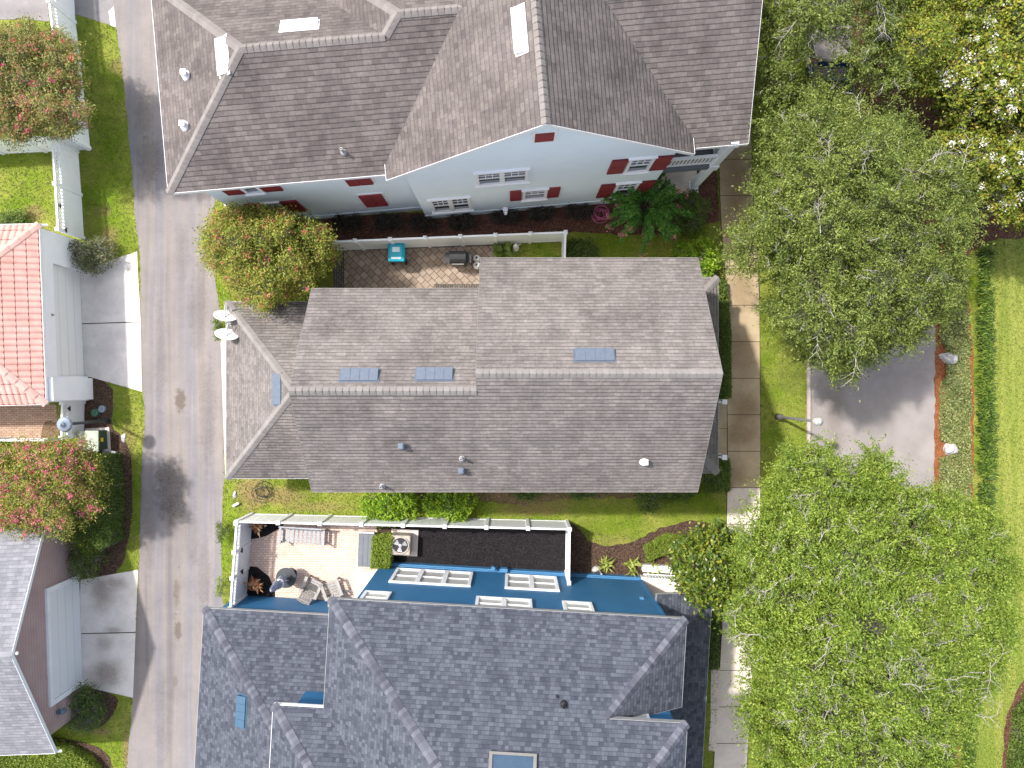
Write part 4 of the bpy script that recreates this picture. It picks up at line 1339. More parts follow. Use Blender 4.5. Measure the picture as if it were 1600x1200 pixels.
def leaf_verts(p, L, W, rng, tilt=.8, axis=None, axw=1.0):
    n = len(p)
    N = unit(rng.normal(size=(n, 3)) * tilt + np.array([0, 0, 1.0]))
    t_ = rng.normal(size=(n, 3))
    if axis is not None:
        t_ = t_ * .6 + axis * axw
    t_ = unit(t_ - N * np.sum(t_ * N, axis=1, keepdims=True))
    b = np.cross(N, t_)
    l = L * rng.uniform(.65, 1.3, size=(n, 1)); w_ = W * rng.uniform(.7, 1.25, size=(n, 1))
    v = np.stack([p - t_ * l / 2, p + b * w_ / 2 - N * w_ * .12, p + t_ * l / 2 - N * l * .12, p - b * w_ / 2 - N * w_ * .12], axis=1)
    return v.reshape(-1, 3)


def leaves(name, pts, L, W, rng, mat, parent=None, loc=None, tilt=.8, axis=None, axw=1.0):
    me = fast_mesh(name, leaf_verts(np.asarray(pts), L, W, rng, tilt, axis, axw), 4, [(0, 1, 2, 3)])
    return link(name, me, mat, parent, loc)


def tubes_mesh(name, segs, n=4):
    p0 = np.array([s[0] for s in segs], float); p1 = np.array([s[1] for s in segs], float)
    r0 = np.array([s[2] for s in segs])[:, None]; r1 = np.array([s[3] for s in segs])[:, None]
    d = unit(p1 - p0)
    ref = np.where(np.abs(d[:, 2:3]) > .9, np.array([[1.0, 0, 0]]), np.array([[0, 0, 1.0]]))
    a = unit(np.cross(d, ref)); b = np.cross(d, a)
    vs = []
    for p, r in ((p0, r0), (p1, r1)):
        for k in range(n):
            t_ = 2 * math.pi * k / n
            vs.append(p + a * r * math.cos(t_) + b * r * math.sin(t_))
    v = np.stack(vs, axis=1).reshape(-1, 3)
    fs = [(k, (k + 1) % n, n + (k + 1) % n, n + k) for k in range(n)]
    return fast_mesh(name, v, 2 * n, fs)


def inpoly(x, y, poly):
    poly = np.asarray(poly); inside = np.zeros(len(x), bool)
    j = len(poly) - 1
    for i in range(len(poly)):
        xi, yi = poly[i]; xj, yj = poly[j]
        c_ = ((yi > y) != (yj > y)) & (x < (xj - xi) * (y - yi) / ((yj - yi) or 1e-9) + xi)
        inside ^= c_
        j = i
    return inside


def edge_dist(x, y, poly):
    poly = np.asarray(poly, float); d = np.full(len(x), 1e9)
    for i in range(len(poly)):
        a, b = poly[i], poly[(i + 1) % len(poly)]
        ab = b - a
        t_ = np.clip(((x - a[0]) * ab[0] + (y - a[1]) * ab[1]) / max(ab.dot(ab), 1e-9), 0, 1)
        d = np.minimum(d, np.hypot(x - a[0] - t_ * ab[0], y - a[1] - t_ * ab[1]))
    return d


def lumps_in(poly, ztop, zedge, r, spacing, rng, holes=(), dome=150.0, rv=.38, inset=.75, zn=.5):
    """crown masses spread through the crown's outline; outline given as seen from the drone, turned into real places at their height"""
    poly = np.asarray(poly, float)
    lo, hi = poly.min(0), poly.max(0)
    out = []
    zm = (ztop + zedge) / 2
    kpx = FPX / (CAM_H - zm)
    for _ in range(9000):
        q = lo + rng.random(2) * (hi - lo)
        x, y = np.array([q[0]]), np.array([q[1]])
        if not inpoly(x, y, poly)[0]: continue
        d = edge_dist(x, y, poly)[0]
        rr = r * rng.uniform(1 - rv, 1 + rv)
        if d < 60: rr *= .62 + .38 * d / 60
        if d < rr * kpx * inset: continue
        if any(math.hypot(q[0] - h[0], q[1] - h[1]) < h[2] + rr * kpx * .55 for h in holes): continue
        t_ = min(1, d / dome)
        z = zedge + (ztop - zedge) * math.sqrt(max(0, 1 - (1 - t_) ** 2)) + rng.normal() * zn
        p = np.array(P(q[0], q[1], z - rr * .6))
        if any(np.linalg.norm(p - o[0]) < spacing * (rr + o[1]) / (2 * r) * 1.0 for o in out): continue
        out.append((p, rr))
    return out


def crown_pts(lumps, ncl, nlf, sig, rng, low=-.35, flat=.75, el=1.6):
    P_, A_, C_, B_ = [], [], [], []
    for c, r in lumps:
        k = max(3, int(ncl * (r ** 2)))
        d = rng.normal(size=(k * 2, 3)); d = unit(d); d = d[d[:, 2] > low][:k]
        rad = r * (rng.uniform(.45, 1.05, size=(len(d), 1)) ** .6)
        cc = c + d * rad * np.array([1.05, 1.05, flat])
        C_.append(cc); B_.append(np.repeat(c[None], len(cc), 0))
        m_ = nlf
        ax = unit(d + np.array([0, 0, -.15]) + rng.normal(size=d.shape) * .5)
        t_ = rng.normal(size=(len(cc), m_, 1)) * sig * el
        off = rng.normal(size=(len(cc), m_, 3)) * sig * np.array([.75, .75, .5]) * (1.6 / el)
        pts = cc[:, None, :] + ax[:, None, :] * t_ + off
        P_.append(pts.reshape(-1, 3)); A_.append(np.repeat(ax, m_, 0))
    return np.concatenate(P_), np.concatenate(A_), np.concatenate(C_), np.concatenate(B_)


def blossoms(C_, n, rng, size, per, L, mat, parent, top=.55, name='blossoms'):
    zc = np.quantile(C_[:, 2], 1 - top)
    cand = C_[C_[:, 2] >= zc]
    idx = rng.choice(len(cand), min(n, len(cand)), replace=False)
    cc = cand[idx] + np.array([0, 0, .12])
    sz = size * rng.uniform(.5, 1.4, size=(len(cc), 1, 1))
    pts = (cc[:, None, :] + rng.normal(size=(len(cc), per, 3)) * sz * np.array([1, 1, .6])).reshape(-1, 3)
    return leaves(name, pts, L, L * .85, rng, mat, parent, tilt=.9)


def tree(name, label, trunk, poly, ztop, zedge, r, spacing, ncl, nlf, sig, L, W, mat, seed, holes=(), fork=2.2, tr=.2, group=None, bloom=None, sprays=0, stems=1, cat='tree', low=-.35, dome=150.0, twigmat='bark', inset=.75, el=1.6, flat=.75, zn=.5):
    rng = np.random.default_rng(seed)
    base = g(*trunk)
    root = thing(name, label, cat, base, group)
    lumps = lumps_in(poly, ztop, zedge, r, spacing, rng, holes, dome, inset=inset, zn=zn)
    pts, ax, C_, B_ = crown_pts(lumps, ncl, nlf, sig, rng, low, flat, el)
    cr = leaves('crown', pts, L, W, rng, mat, root, axis=ax)
    cen = np.array([c for c, _ in lumps])
    segs = []
    b = np.array(base)
    forks = []
    for s in range(stems):
        f = b + np.array([rng.normal() * .12 * stems, rng.normal() * .12 * stems, fork * rng.uniform(.85, 1.1)])
        st = b + np.array([math.cos(s * 2.4), math.sin(s * 2.4), 0]) * (.12 * (stems > 1))
        midp = (st + f) / 2 + rng.normal(size=3) * .06
        segs += [(st, st + (midp - st) * .25, tr * 1.35, tr * 1.05), (st + (midp - st) * .25, midp, tr * 1.05, tr * .95), (midp, f, tr * .95, tr * .85)]
        forks.append(f)
    # primary limbs to cluster means, then to every mass
    k = min(len(cen), max(4, len(cen) // 7))
    km = cen[rng.choice(len(cen), k, replace=False)]
    for _ in range(6):
        lab = np.argmin(((cen[:, None] - km[None]) ** 2).sum(-1), 1)
        km = np.array([cen[lab == i].mean(0) if (lab == i).any() else km[i] for i in range(k)])
    for i in range(k):
        f = forks[i % len(forks)]
        e_ = f + (km[i] - f) * .72 - np.array([0, 0, .3])
        mid_ = (f + e_) / 2 + rng.normal(size=3) * .2 + np.array([0, 0, .25])
        segs += [(f, mid_, tr * .62, tr * .42), (mid_, e_, tr * .42, tr * .28)]
        for c in cen[lab == i]:
            m2_ = (e_ + c) / 2 + rng.normal(size=3) * .12
            segs += [(e_, m2_, tr * .26, tr * .16), (m2_, c, tr * .16, tr * .09)]
    part_tr = link('trunk', tubes_mesh('trunk', segs, 7), 'bark', root)
    tw = []
    step = 1
    for c, c0 in zip(C_[::step], B_[::step]):
        c0 = c0 + rng.normal(size=3) * .1
        mm = (c + c0) / 2 + rng.normal(size=3) * .06
        tw += [(c0, mm, .010, .007), (mm, c, .007, .003)]
    link('twigs', tubes_mesh('twigs', tw, 3), 'twig_dark', part_tr)
    if sprays:                       # bare grey branch tips standing out of the leaves
        up = C_[C_[:, 2] > np.quantile(C_[:, 2], .5)]
        sg = []
        for c in up[rng.choice(len(up), min(sprays, len(up)), replace=False)]:
            c = c + np.array([0, 0, rng.uniform(.0, .18)])
            a0 = rng.uniform(0, 6.28); L0 = rng.uniform(.25, .6) if rng.random() < .9 else rng.uniform(.6, 1.1)
            p = c.copy(); rr = .005 + .013 * L0 * rng.uniform(.6, 1.1)
            for q in range(4):
                a0 += rng.normal() * .3
                p2 = p + np.array([math.cos(a0), math.sin(a0), rng.normal() * .15]) * L0 / 4
                sg.append((p, p2, rr * (1 - q * .2), rr * (.8 - q * .2)))
                for _ in range(2):
                    a1 = a0 + rng.choice([-1, 1]) * rng.uniform(.4, .95)
                    p3 = p2 + np.array([math.cos(a1), math.sin(a1), rng.normal() * .25]) * L0 * rng.uniform(.18, .42)
                    sg.append((p2, p3, rr * .55, rr * .22))
                    a2 = a1 + rng.normal() * .6
                    sg.append((p3, p3 + np.array([math.cos(a2), math.sin(a2), rng.normal() * .3]) * L0 * .16, rr * .3, rr * .15))
                p = p2
        link('bare_twigs', tubes_mesh('bare_twigs', sg, 4), 'twig', part_tr)
    for bl in (bloom or ()):
        blossoms(C_, rng=rng, parent=cr, **bl)
    return root


def shrub(name, label, c, rx, ry, h, L, W, mat, seed, n=900, group=None, bloom=None, cat='shrub', lum=7, tilt=.8, sig=.07):
    """c, rx, ry in plan pixels at the ground"""
    rng = np.random.default_rng(seed)
    base = g(*c)
    root = thing(name, label, cat, base, group)
    RX, RY = rx / PXM, ry / PXM
    lumps = []
    for i in range(lum):
        a = 2 * math.pi * i / max(1, lum - 1) + rng.normal() * .3
        q = 0 if i == 0 else .58
        r = min(RX, RY) * rng.uniform(.42, .62) if lum > 1 else min(RX, RY)
        lumps.append((np.array([base.x + RX * q * math.cos(a), base.y + RY * q * math.sin(a), max(r * .6, h - r * .75 - (0.15 * h if i else 0) + rng.normal() * .05 * h)]), r))
    lumps += [(np.array([l[0][0], l[0][1], l[0][2] * .5]), l[1]) for l in lumps[1:] if h > .7]
    P_, A_, tw = [], [], []
    per = max(1, n // len(lumps) // 12)
    for cc, r in lumps:
        d = unit(rng.normal(size=(per, 3))); d[:, 2] = np.abs(d[:, 2]) * 1.1 - .25; d = unit(d)
        c1 = cc + d * r * rng.uniform(.75, 1.1, size=(per, 1))
        c1[:, 2] = np.maximum(c1[:, 2], .05)
        P_.append((c1[:, None] + rng.normal(size=(per, 12, 3)) * sig).reshape(-1, 3)); A_.append(np.repeat(d, 12, 0))
        b0 = np.array([base.x, base.y, .02]) + rng.normal(size=3) * np.array([.06, .06, 0])
        tw.append((b0, cc, .022, .012))
        tw += [(cc, q, .008, .003) for q in c1[::2]]
    pts = np.concatenate(P_); pts[:, 2] = np.maximum(pts[:, 2], .03)
    f = leaves('foliage', pts, L, W, rng, mat, root, axis=np.concatenate(A_), tilt=tilt)
    link('stems', tubes_mesh('stems', tw, 4), 'bark', root)
    if bloom:
        blossoms(pts[::12], rng=rng, parent=f, **bloom)
    return root


def hedge(name, label, poly, h, L, W, mat, seed, dens=900, cat='hedge', rough=.05, core=True):
    """clipped hedge: a leafy shell over a plan outline (plan pixels)"""
    rng = np.random.default_rng(seed)
    pw_ = np.array([tuple(g(*p).xy) for p in poly])
    c = pw_.mean(0)
    root = thing(name, label, cat, (c[0], c[1], 0))
    lo, hi = pw_.min(0), pw_.max(0)
    ar = (hi - lo).prod()
    q = lo + rng.random((int(ar * dens), 2)) * (hi - lo)
    q = q[inpoly(q[:, 0], q[:, 1], pw_)]
    d = edge_dist(q[:, 0], q[:, 1], pw_)
    ztop = h - np.clip(.14 - d, 0, .14) ** 2 * 6 + rng.normal(size=len(q)) * rough - rng.random(len(q)) ** 2 * .12
    pts = [np.column_stack([q, ztop])]
    for i in range(len(pw_)):
        a, b = pw_[i], pw_[(i + 1) % len(pw_)]
        L_ = np.linalg.norm(b - a); n = int(L_ * h * dens * .6)
        t_ = rng.random((n, 1)); z = rng.random((n, 1)) * h
        nv = unit((a + b)[None] / 2 - c[None])
        pts.append(np.column_stack([a + (b - a) * t_ + nv * (rng.normal(size=(n, 1)) * .03 - .03), z]))
    pts = np.concatenate(pts)
    leaves('foliage', pts, L, W, rng, mat, root, tilt=.75)
    # woody inside: upright stems with side twigs and inner leaves
    sg = []
    k = max(6, int(ar * 14))
    s_ = lo + rng.random((k, 2)) * (hi - lo); s_ = s_[inpoly(s_[:, 0], s_[:, 1], pw_)]
    for x, y in s_:
        tp = np.array([x + rng.normal() * .1, y + rng.normal() * .1, h * .9])
        sg.append((np.array([x, y, 0]), tp, .014, .006))
        for _ in range(3):
            z = rng.uniform(.3, .85) * h
            p0 = np.array([x, y, z]); sg.append((p0, p0 + np.append(rng.normal(size=2) * .15, .1), .007, .003))
    if sg: link('stems', tubes_mesh('stems', sg, 4), 'bark', root)
    inner = lo + rng.random((int(ar * dens * .8), 2)) * (hi - lo); inner = inner[inpoly(inner[:, 0], inner[:, 1], pw_)]
    leaves('inner_leaves', np.column_stack([inner, rng.random(len(inner)) * h * .85]), L * 1.2, W * 1.2, rng, mat, root, tilt=.5)
    return root


def blades(name, base, n_per, H, W, spread, rng, mat, parent=None, loc=None, droop=.5):
    """arching strap leaves, each two quads long"""
    n = len(base) * n_per
    b = np.repeat(base, n_per, 0) + np.column_stack([rng.normal(size=(n, 2)) * spread * .25, np.zeros(n)])
    a = rng.uniform(0, 2 * math.pi, n)
    d = np.column_stack([np.cos(a), np.sin(a), np.zeros(n)]); s = np.column_stack([-np.sin(a), np.cos(a), np.zeros(n)])
    hh = H * rng.uniform(.6, 1.2, (n, 1)); sp = spread * rng.uniform(.5, 1.2, (n, 1)); w_ = W * rng.uniform(.7, 1.2, (n, 1))
    up = np.array([[0, 0, 1.0]])
    p1 = b + d * sp * .45 + up * hh * .8; p2 = b + d * sp + up * hh * (1 - droop)
    v = np.stack([b - s * w_ * .4, b + s * w_ * .4, p1 - s * w_ * .5, p1 + s * w_ * .5, p2], axis=1).reshape(-1, 3)
    return link(name, fast_mesh(name, v, 5, [(0, 1, 3, 2), (2, 3, 4)]), mat, parent, loc)


OAK = 'street oaks'
tree('oak_tree', 'large olive-green street oak beside the grey-beige house, spreading over the street', (1222, 415),
     [(1128, 395), (1160, 330), (1188, 250), (1182, 195), (1240, 150), (1330, 140), (1400, 165), (1450, 220), (1500, 260), (1528, 330), (1500, 395), (1512, 430), (1492, 500), (1440, 522), (1425, 562), (1390, 548), (1345, 592), (1300, 604), (1265, 572), (1222, 556), (1196, 500), (1208, 455), (1150, 432)],
     8.6, 3.4, .86, 1.26, 54, 78, .125, .092, .040, 'oak', 11, el=2.3, flat=.95, holes=((1350, 150, 14), (1360, 175, 8)), fork=2.6, tr=.24, group=OAK, sprays=150)
tree('oak_tree', 'largest, brightest green street oak with many bare grey twigs, beside the leaning lamp post', (1228, 900),
     [(1132, 870), (1158, 795), (1205, 742), (1235, 684), (1290, 690), (1330, 718), (1370, 692), (1404, 715), (1388, 742), (1430, 762), (1500, 772), (1548, 800), (1580, 850), (1594, 920), (1578, 1010), (1545, 1100), (1496, 1150), (1470, 1270), (1180, 1280), (1172, 1150), (1148, 1085), (1168, 1030), (1128, 985), (1145, 930)],
     8.8, 3.6, .88, 1.2, 54, 78, .125, .096, .042, 'oak_bright', 12, el=2.3, flat=.95, fork=2.6, tr=.26, group=OAK, sprays=430, dome=200)
tree('oak_tree', 'dark street oak over the parked blue car beside the white house', (1224, 70),
     [(1192, -130), (1172, 40), (1178, 130), (1200, 185), (1250, 165), (1330, 150), (1420, 150), (1462, 60), (1440, -130)],
     7.6, 3.6, .84, 1.34, 52, 74, .125, .092, .040, 'oak', 13, el=2.3, flat=.95, holes=((1295, 97, 26), (1266, 103, 16), (1335, 50, 18), (1325, 15, 12), (1350, 155, 20)), fork=2.4, tr=.22, group=OAK, sprays=110)
tree('oak_tree', 'broad yellow-green oak beyond the street, left of the white-blossom trees', (1385, 60),
     [(1380, -100), (1370, 30), (1385, 90), (1420, 140), (1455, 170), (1480, 100), (1490, 20), (1480, -100)],
     6.5, 3.8, .85, 1.0, 54, 44, .12, .10, .05, 'myrtle_white_leaf', 14, fork=2.2, tr=.16, group=OAK)
WB = dict(n=260, size=.085, per=30, L=.065, mat='bloom_white', top=.7)
tree('crape_myrtle', 'white-blossomed crape myrtle at the street corner, the fuller one with most flowers', (1462, 170),
     [(1432, 95), (1480, 30), (1500, -60), (1660, -60), (1660, 190), (1590, 200), (1520, 215), (1460, 180)], 5.2, 3.0, .75, .8, 66, 22, .11, .13, .07, 'myrtle_white_leaf', 21, stems=3, fork=1.3, tr=.08, bloom=[WB], dome=110, group='white crape myrtles')
tree('crape_myrtle', 'white-blossomed crape myrtle nearest the red mulch edge of the park lawn', (1478, 330),
     [(1452, 190), (1530, 200), (1600, 190), (1660, 190), (1660, 360), (1580, 352), (1530, 318), (1490, 262)], 4.8, 2.8, .72, .8, 66, 22, .11, .13, .07, 'myrtle_white_leaf', 22, stems=3, fork=1.3, tr=.08, bloom=[dict(WB, n=130)], dome=100, group='white crape myrtles')
CB = lambda n, mat, **k: dict(dict(n=n, size=.07, per=20, L=.05, mat=mat, top=.7), **k)
tree('crape_myrtle', 'coral-blossomed crape myrtle inside the white lattice fence beside the upper alley', (112, 172),
     [(-40, 60), (10, 45), (42, 22), (58, 48), (100, 50), (122, 75), (130, 120), (128, 160), (138, 205), (108, 218), (60, 212), (20, 228), (-40, 205)], 3.9, 2.2, .6, .76, 90, 28, .1, .09, .04, 'myrtle_leaf', 23, stems=3, fork=1.2, tr=.07, bloom=[CB(190, 'bloom_coral', size=.085), CB(90, 'bloom_pink', size=.08)], dome=70)
tree('crape_myrtle', 'yellow-green crape myrtle between the white house and the beige garage wing', (450, 425),
     [(316, 380), (326, 338), (358, 316), (420, 322), (470, 338), (503, 352), (532, 392), (504, 430), (482, 458), (440, 464), (422, 494), (388, 482), (358, 455), (325, 415)], 4.3, 2.2, .66, .78, 90, 28, .1, .095, .042, 'myrtle_yellow', 24, stems=4, fork=1.2, tr=.07, bloom=[CB(30, 'bloom_pink'), CB(150, 'bloom_coral', size=.06, per=16)], dome=80)
tree('crape_myrtle', 'magenta-blossomed crape myrtle over a dark hedge between the lamp post and mauve garage', (140, 745),
     [(-40, 705), (30, 688), (80, 685), (135, 690), (160, 712), (168, 755), (152, 800), (118, 822), (112, 838), (60, 835), (8, 835), (-40, 790)], 4.0, 2.2, .58, .72, 90, 28, .1, .088, .04, 'myrtle_yellow', 25, stems=4, fork=1.0, tr=.06, zn=.2, bloom=[CB(170, 'bloom_pink', size=.10, per=30), CB(70, 'bloom_rose', size=.08)], dome=90)
tree('magnolia', 'dark glossy-leaved small magnolia between mulch bed and sidewalk by the blue house', (1085, 865),
     [(1050, 862), (1078, 832), (1118, 820), (1160, 845), (1168, 900), (1140, 948), (1100, 956), (1062, 925)], 3.4, 1.6, .6, .6, 72, 12, .12, .17, .08, 'magnolia', 26, fork=1.0, tr=.08, dome=60, twigmat='bark')

# shrubs, one by one
shrub('shrub', 'grey-green bush overhanging the concrete drive of the tiled garage', (158, 402), 32, 27, 1.2, .09, .04, 'shrub_grey', 31, 3600)
shrub('shrub', 'round bright green bush on the small lawn above the coral tiles', (33, 352), 23, 20, .8, .09, .05, 'shrub_mid', 32, 2200)
shrub('shrub', 'lime shrub by the beige house wall, the larger one overlapping the white fence', (612, 784), 50, 30, 1.3, .13, .055, 'shrub_lime', 33, 5200, lum=9, group='lime shrubs')
shrub('shrub', 'lime shrub by the beige house wall, the squarer one next to the dark shrubs', (704, 782), 43, 28, 1.25, .13, .055, 'shrub_lime', 34, 4600, lum=9, group='lime shrubs')
shrub('shrub', 'bright lime shrub at the porch corner near the shaded sidewalk', (1082, 412), 40, 30, 1.5, .12, .06, 'shrub_lime', 35, 4600, lum=9)
shrub('shrub', 'dark bush beside the end of the patio fence under the roof edge', (905, 400), 26, 22, .9, .09, .045, 'shrub_dark', 36, 2600)
shrub('shrub', 'dark round bush under the white house balcony beside reddish mulch', (1068, 340), 32, 30, 1.4, .1, .05, 'shrub_dark', 37, 3600)
for i, (x, y, rx, ry, h, mt, lb) in enumerate(((822, 764, 30, 14, .8, 'shrub_dark', 'dark low shrub under the eave just past the lime shrubs'),
        (905, 762, 28, 14, .8, 'shrub_dark', 'dark low shrub under the eave opposite the fence corner'),
        (1015, 775, 26, 20, .9, 'shrub_mid', 'leafy shrub under the eave that juts out furthest over the lawn'),
        (1058, 764, 26, 16, .8, 'shrub_mid', 'leafy shrub under the house corner nearest the sidewalk'),
        (1108, 735, 22, 24, .9, 'shrub_mid', 'leafy shrub beside the lower porch roof end and sidewalk'))):
    shrub('shrub', lb, (x, y), rx, ry, h, .09, .04, mt, 40 + i, 2400, group='shrubs along the beige house')
for i, (x, y, rx, ry, lb) in enumerate(((545, 350, 30, 12, 'purple-leaved shrub by the white wall, the one nearest the crape myrtle'), (608, 349, 28, 12, 'purple-leaved shrub under the closed red window shutters'),
        (662, 352, 26, 11, 'purple-leaved shrub where the white wall steps forward'), (722, 349, 28, 11, 'purple-leaved shrub under the double ground-floor window'),
        (790, 342, 30, 11, 'purple-leaved shrub in front of the white utility meter'), (845, 337, 26, 11, 'purple-leaved shrub under the small window with red shutters'), (902, 333, 28, 12, 'purple-leaved shrub beside the pink hose'))):
    shrub('purple_shrub', lb, (x, y), rx, ry, .55, .08, .04, 'shrub_purple', 60 + i, 1700, group='purple shrubs along the white house')
shrub('shrub', 'small round bush by the alley beside the lattice gate, upper one', (353, 828), 9, 20, .6, .06, .03, 'shrub_mid', 71, 900, lum=4, group='bushes by the lattice gate')
shrub('shrub', 'small bush by the alley at the lower foot of the lattice fence', (352, 912), 10, 16, .7, .06, .03, 'hedge_yellow', 72, 800, lum=4, group='bushes by the lattice gate')
shrub('shrub', 'slim green bush under two satellite dishes at the alley edge', (348, 515), 7, 22, .7, .07, .035, 'shrub_mid', 73, 700, lum=4)
shrub('shrub', 'round clipped yellow-green bush at the lower end of the dark hedge', (152, 838), 26, 22, 1.2, .06, .035, 'hedge_yellow', 74, 3400, lum=7)
shrub('shrub', 'dark round bush beside the upper corner of the stained driveway', (148, 872), 28, 26, 1.2, .06, .035, 'shrub_mid', 75, 3600, lum=7)
shrub('shrub', 'dark rounded bush at the mauve garage corner below the stained driveway', (137, 1098), 38, 34, 1.1, .07, .04, 'shrub_dark', 76, 5200, lum=9)
hedge('hedge', 'dark green clipped hedge under the magenta-blossomed tree', [(150, 705), (190, 708), (197, 760), (196, 840), (180, 850), (160, 830), (140, 830), (128, 760), (130, 712)], 1.3, .06, .035, 'shrub_dark', 81, 1500)
hedge('hedge', 'clipped box hedge between grey storage box and air conditioner', [(588, 832), (618, 832), (614, 880), (585, 880)], 1.0, .055, .035, 'hedge_yellow', 82, 2200)
hedge('hedge', 'low clipped yellow-green hedge wedge in the mulch by the magnolia', [(1004, 852), (1040, 832), (1068, 835), (1075, 855), (1040, 860), (1010, 872)], .6, .055, .035, 'hedge_yellow', 83, 2000)
hedge('hedge', 'pale yellow-green hedge mass beside the mauve garage at the frame bottom', [(-60, 1136), (70, 1148), (112, 1158), (145, 1176), (160, 1195), (168, 1300), (-60, 1300)], .7, .07, .045, 'hedge_yellow', 84, 900)
hedge('hedge', 'leafy strip hugging the porch along the stained sidewalk', [(1116, 440), (1130, 440), (1137, 520), (1137, 620), (1118, 622), (1112, 520)], .55, .08, .045, 'shrub_mid', 85, 1300, rough=.1)
hedge('hedge', 'short leafy strip along sidewalk beside the porch end, below the steps', [(1116, 716), (1136, 716), (1136, 765), (1100, 768), (1098, 728)], .5, .08, .045, 'shrub_mid', 86, 1300, rough=.1)
hedge('hedge', 'shaded dark strip hedge between the blue house porch and the sidewalk', [(1098, 925), (1122, 925), (1118, 1040), (1104, 1040)], .5, .08, .045, 'shrub_dark', 87, 1200, rough=.1)
hedge('hedge', 'dark leafy hedge in the corner of the park lawn at frame bottom', [(1580, 1110), (1610, 1070), (1680, 1060), (1680, 1300), (1560, 1300)], .8, .09, .05, 'shrub_mid', 88, 900, rough=.12)

# tall rose-coloured angel shrub with long leafy wands
rng = np.random.default_rng(91)
base = g(1000, 335)
root = thing('flowering_shrub', 'tall deep-green shrub with long leafy wands and rose-pink blossoms', 'shrub', base)
sg, P_, A_, tips = [], [], [], []
for i in range(46):
    a = rng.uniform(0, 2 * math.pi); L0 = rng.uniform(.9, 1.75); h = rng.uniform(1.6, 3.0)
    d = np.array([math.cos(a), math.sin(a), 0])
    p0 = np.array([base.x, base.y, .05]) + d * .1; p1 = p0 + d * L0 * .35 + np.array([0, 0, h]); p2 = p0 + d * L0 + np.array([0, 0, h * rng.uniform(.75, .95)])
    prev = p0
    for k in range(1, 9):
        t_ = k / 8; q = (1 - t_) ** 2 * p0 + 2 * t_ * (1 - t_) * p1 + t_ ** 2 * p2
        sg.append((prev, q, .02 * (1.1 - t_), .02 * (1 - t_) + .003))
        if t_ > .3:
            n = 34
            P_.append(prev + (q - prev) * rng.random((n, 1)) + rng.normal(size=(n, 3)) * np.array([.06, .06, .04])); A_.append(np.repeat(d[None], n, 0))
        prev = q
    tips.append(p2)
for (x, y) in ((1002, 398), (1010, 380), (1020, 345), (1008, 365)):   # the wands that reach the lawn
    e_ = np.array(P(x, y, 1.2)); p0 = np.array([base.x, base.y, .1]); p1 = (p0 + e_) / 2 + np.array([0, 0, 2.2]); prev = p0
    for k in range(1, 11):
        t_ = k / 10; q = (1 - t_) ** 2 * p0 + 2 * t_ * (1 - t_) * p1 + t_ ** 2 * e_
        sg.append((prev, q, .015, .012)); n = 26
        if t_ > .3: P_.append(prev + (q - prev) * rng.random((n, 1)) + rng.normal(size=(n, 3)) * .05); A_.append(np.repeat((q - prev)[None], n, 0))
        prev = q
    tips.append(e_)
fo = leaves('foliage', np.concatenate(P_), .15, .06, rng, 'frond', root, axis=np.concatenate(A_), tilt=.5)
link('stems', tubes_mesh('stems', sg, 5), 'bark', root)
tp = np.array(tips)[rng.permutation(len(tips))[:14]]; tp = np.concatenate([tp, np.array(tips[-4:])])
leaves('blossoms', (tp[:, None] + rng.normal(size=(len(tp), 40, 3)) * .07).reshape(-1, 3), .07, .06, rng, 'bloom_rose', fo)

# big-leaved plant and small statue in the fenced grass corner
rng = np.random.default_rng(92)
r_ = thing('banana_plant', 'broad-leaved green plant in the fenced grass corner beside the propane tanks', 'plant', g(788, 392))
base = np.array([[g(788, 392).x, g(788, 392).y, .02]])
blades('leaves', base, 12, .7, .22, .55, rng, 'shrub_mid', r_, droop=.35)
m = MB(); m.tube(g(788, 392), g(788, 392, .4), .05, .03); part('stem', m, 'bark', r_)
m = MB(); c = g(806, 388)
m.lathe(c, [(.14, 0), (.14, .08), (.09, .1), (.07, .3), (.12, .4), (.11, .52), (.05, .6), (.075, .66), (.075, .74), (.02, .8)], 14); m.tube(c + Vector((0, 0, .48)), c + Vector((.22, .1, .42)), .035, .02)
tag(part('garden_statue', m, 'statue', loc=c, smooth=True), 'small pale garden statue in the fenced grass corner', 'statue')

# spiky plants in the mulch bed
for i, (x, y, lb) in enumerate(((946, 880, 'spiky striped plant nearest the small stone in the mulch bed'), (987, 880, 'spiky striped plant in the middle of the mulch bed, the largest'), (1020, 884, 'spiky striped plant nearest the magnolia in the mulch bed'))):
    rng = np.random.default_rng(95 + i)
    c = g(x, y)
    r_ = thing('spiky_plant', lb, 'plant', c, 'spiky plants in the mulch')
    blades('leaves', np.array([[c.x, c.y, .02]]), 34, .45, .05, .42, rng, 'spike', r_, droop=.45)
    m = MB(); m.tube(c, c + Vector((0, 0, .15)), .05, .03); part('crown_base', m, 'bark', r_)


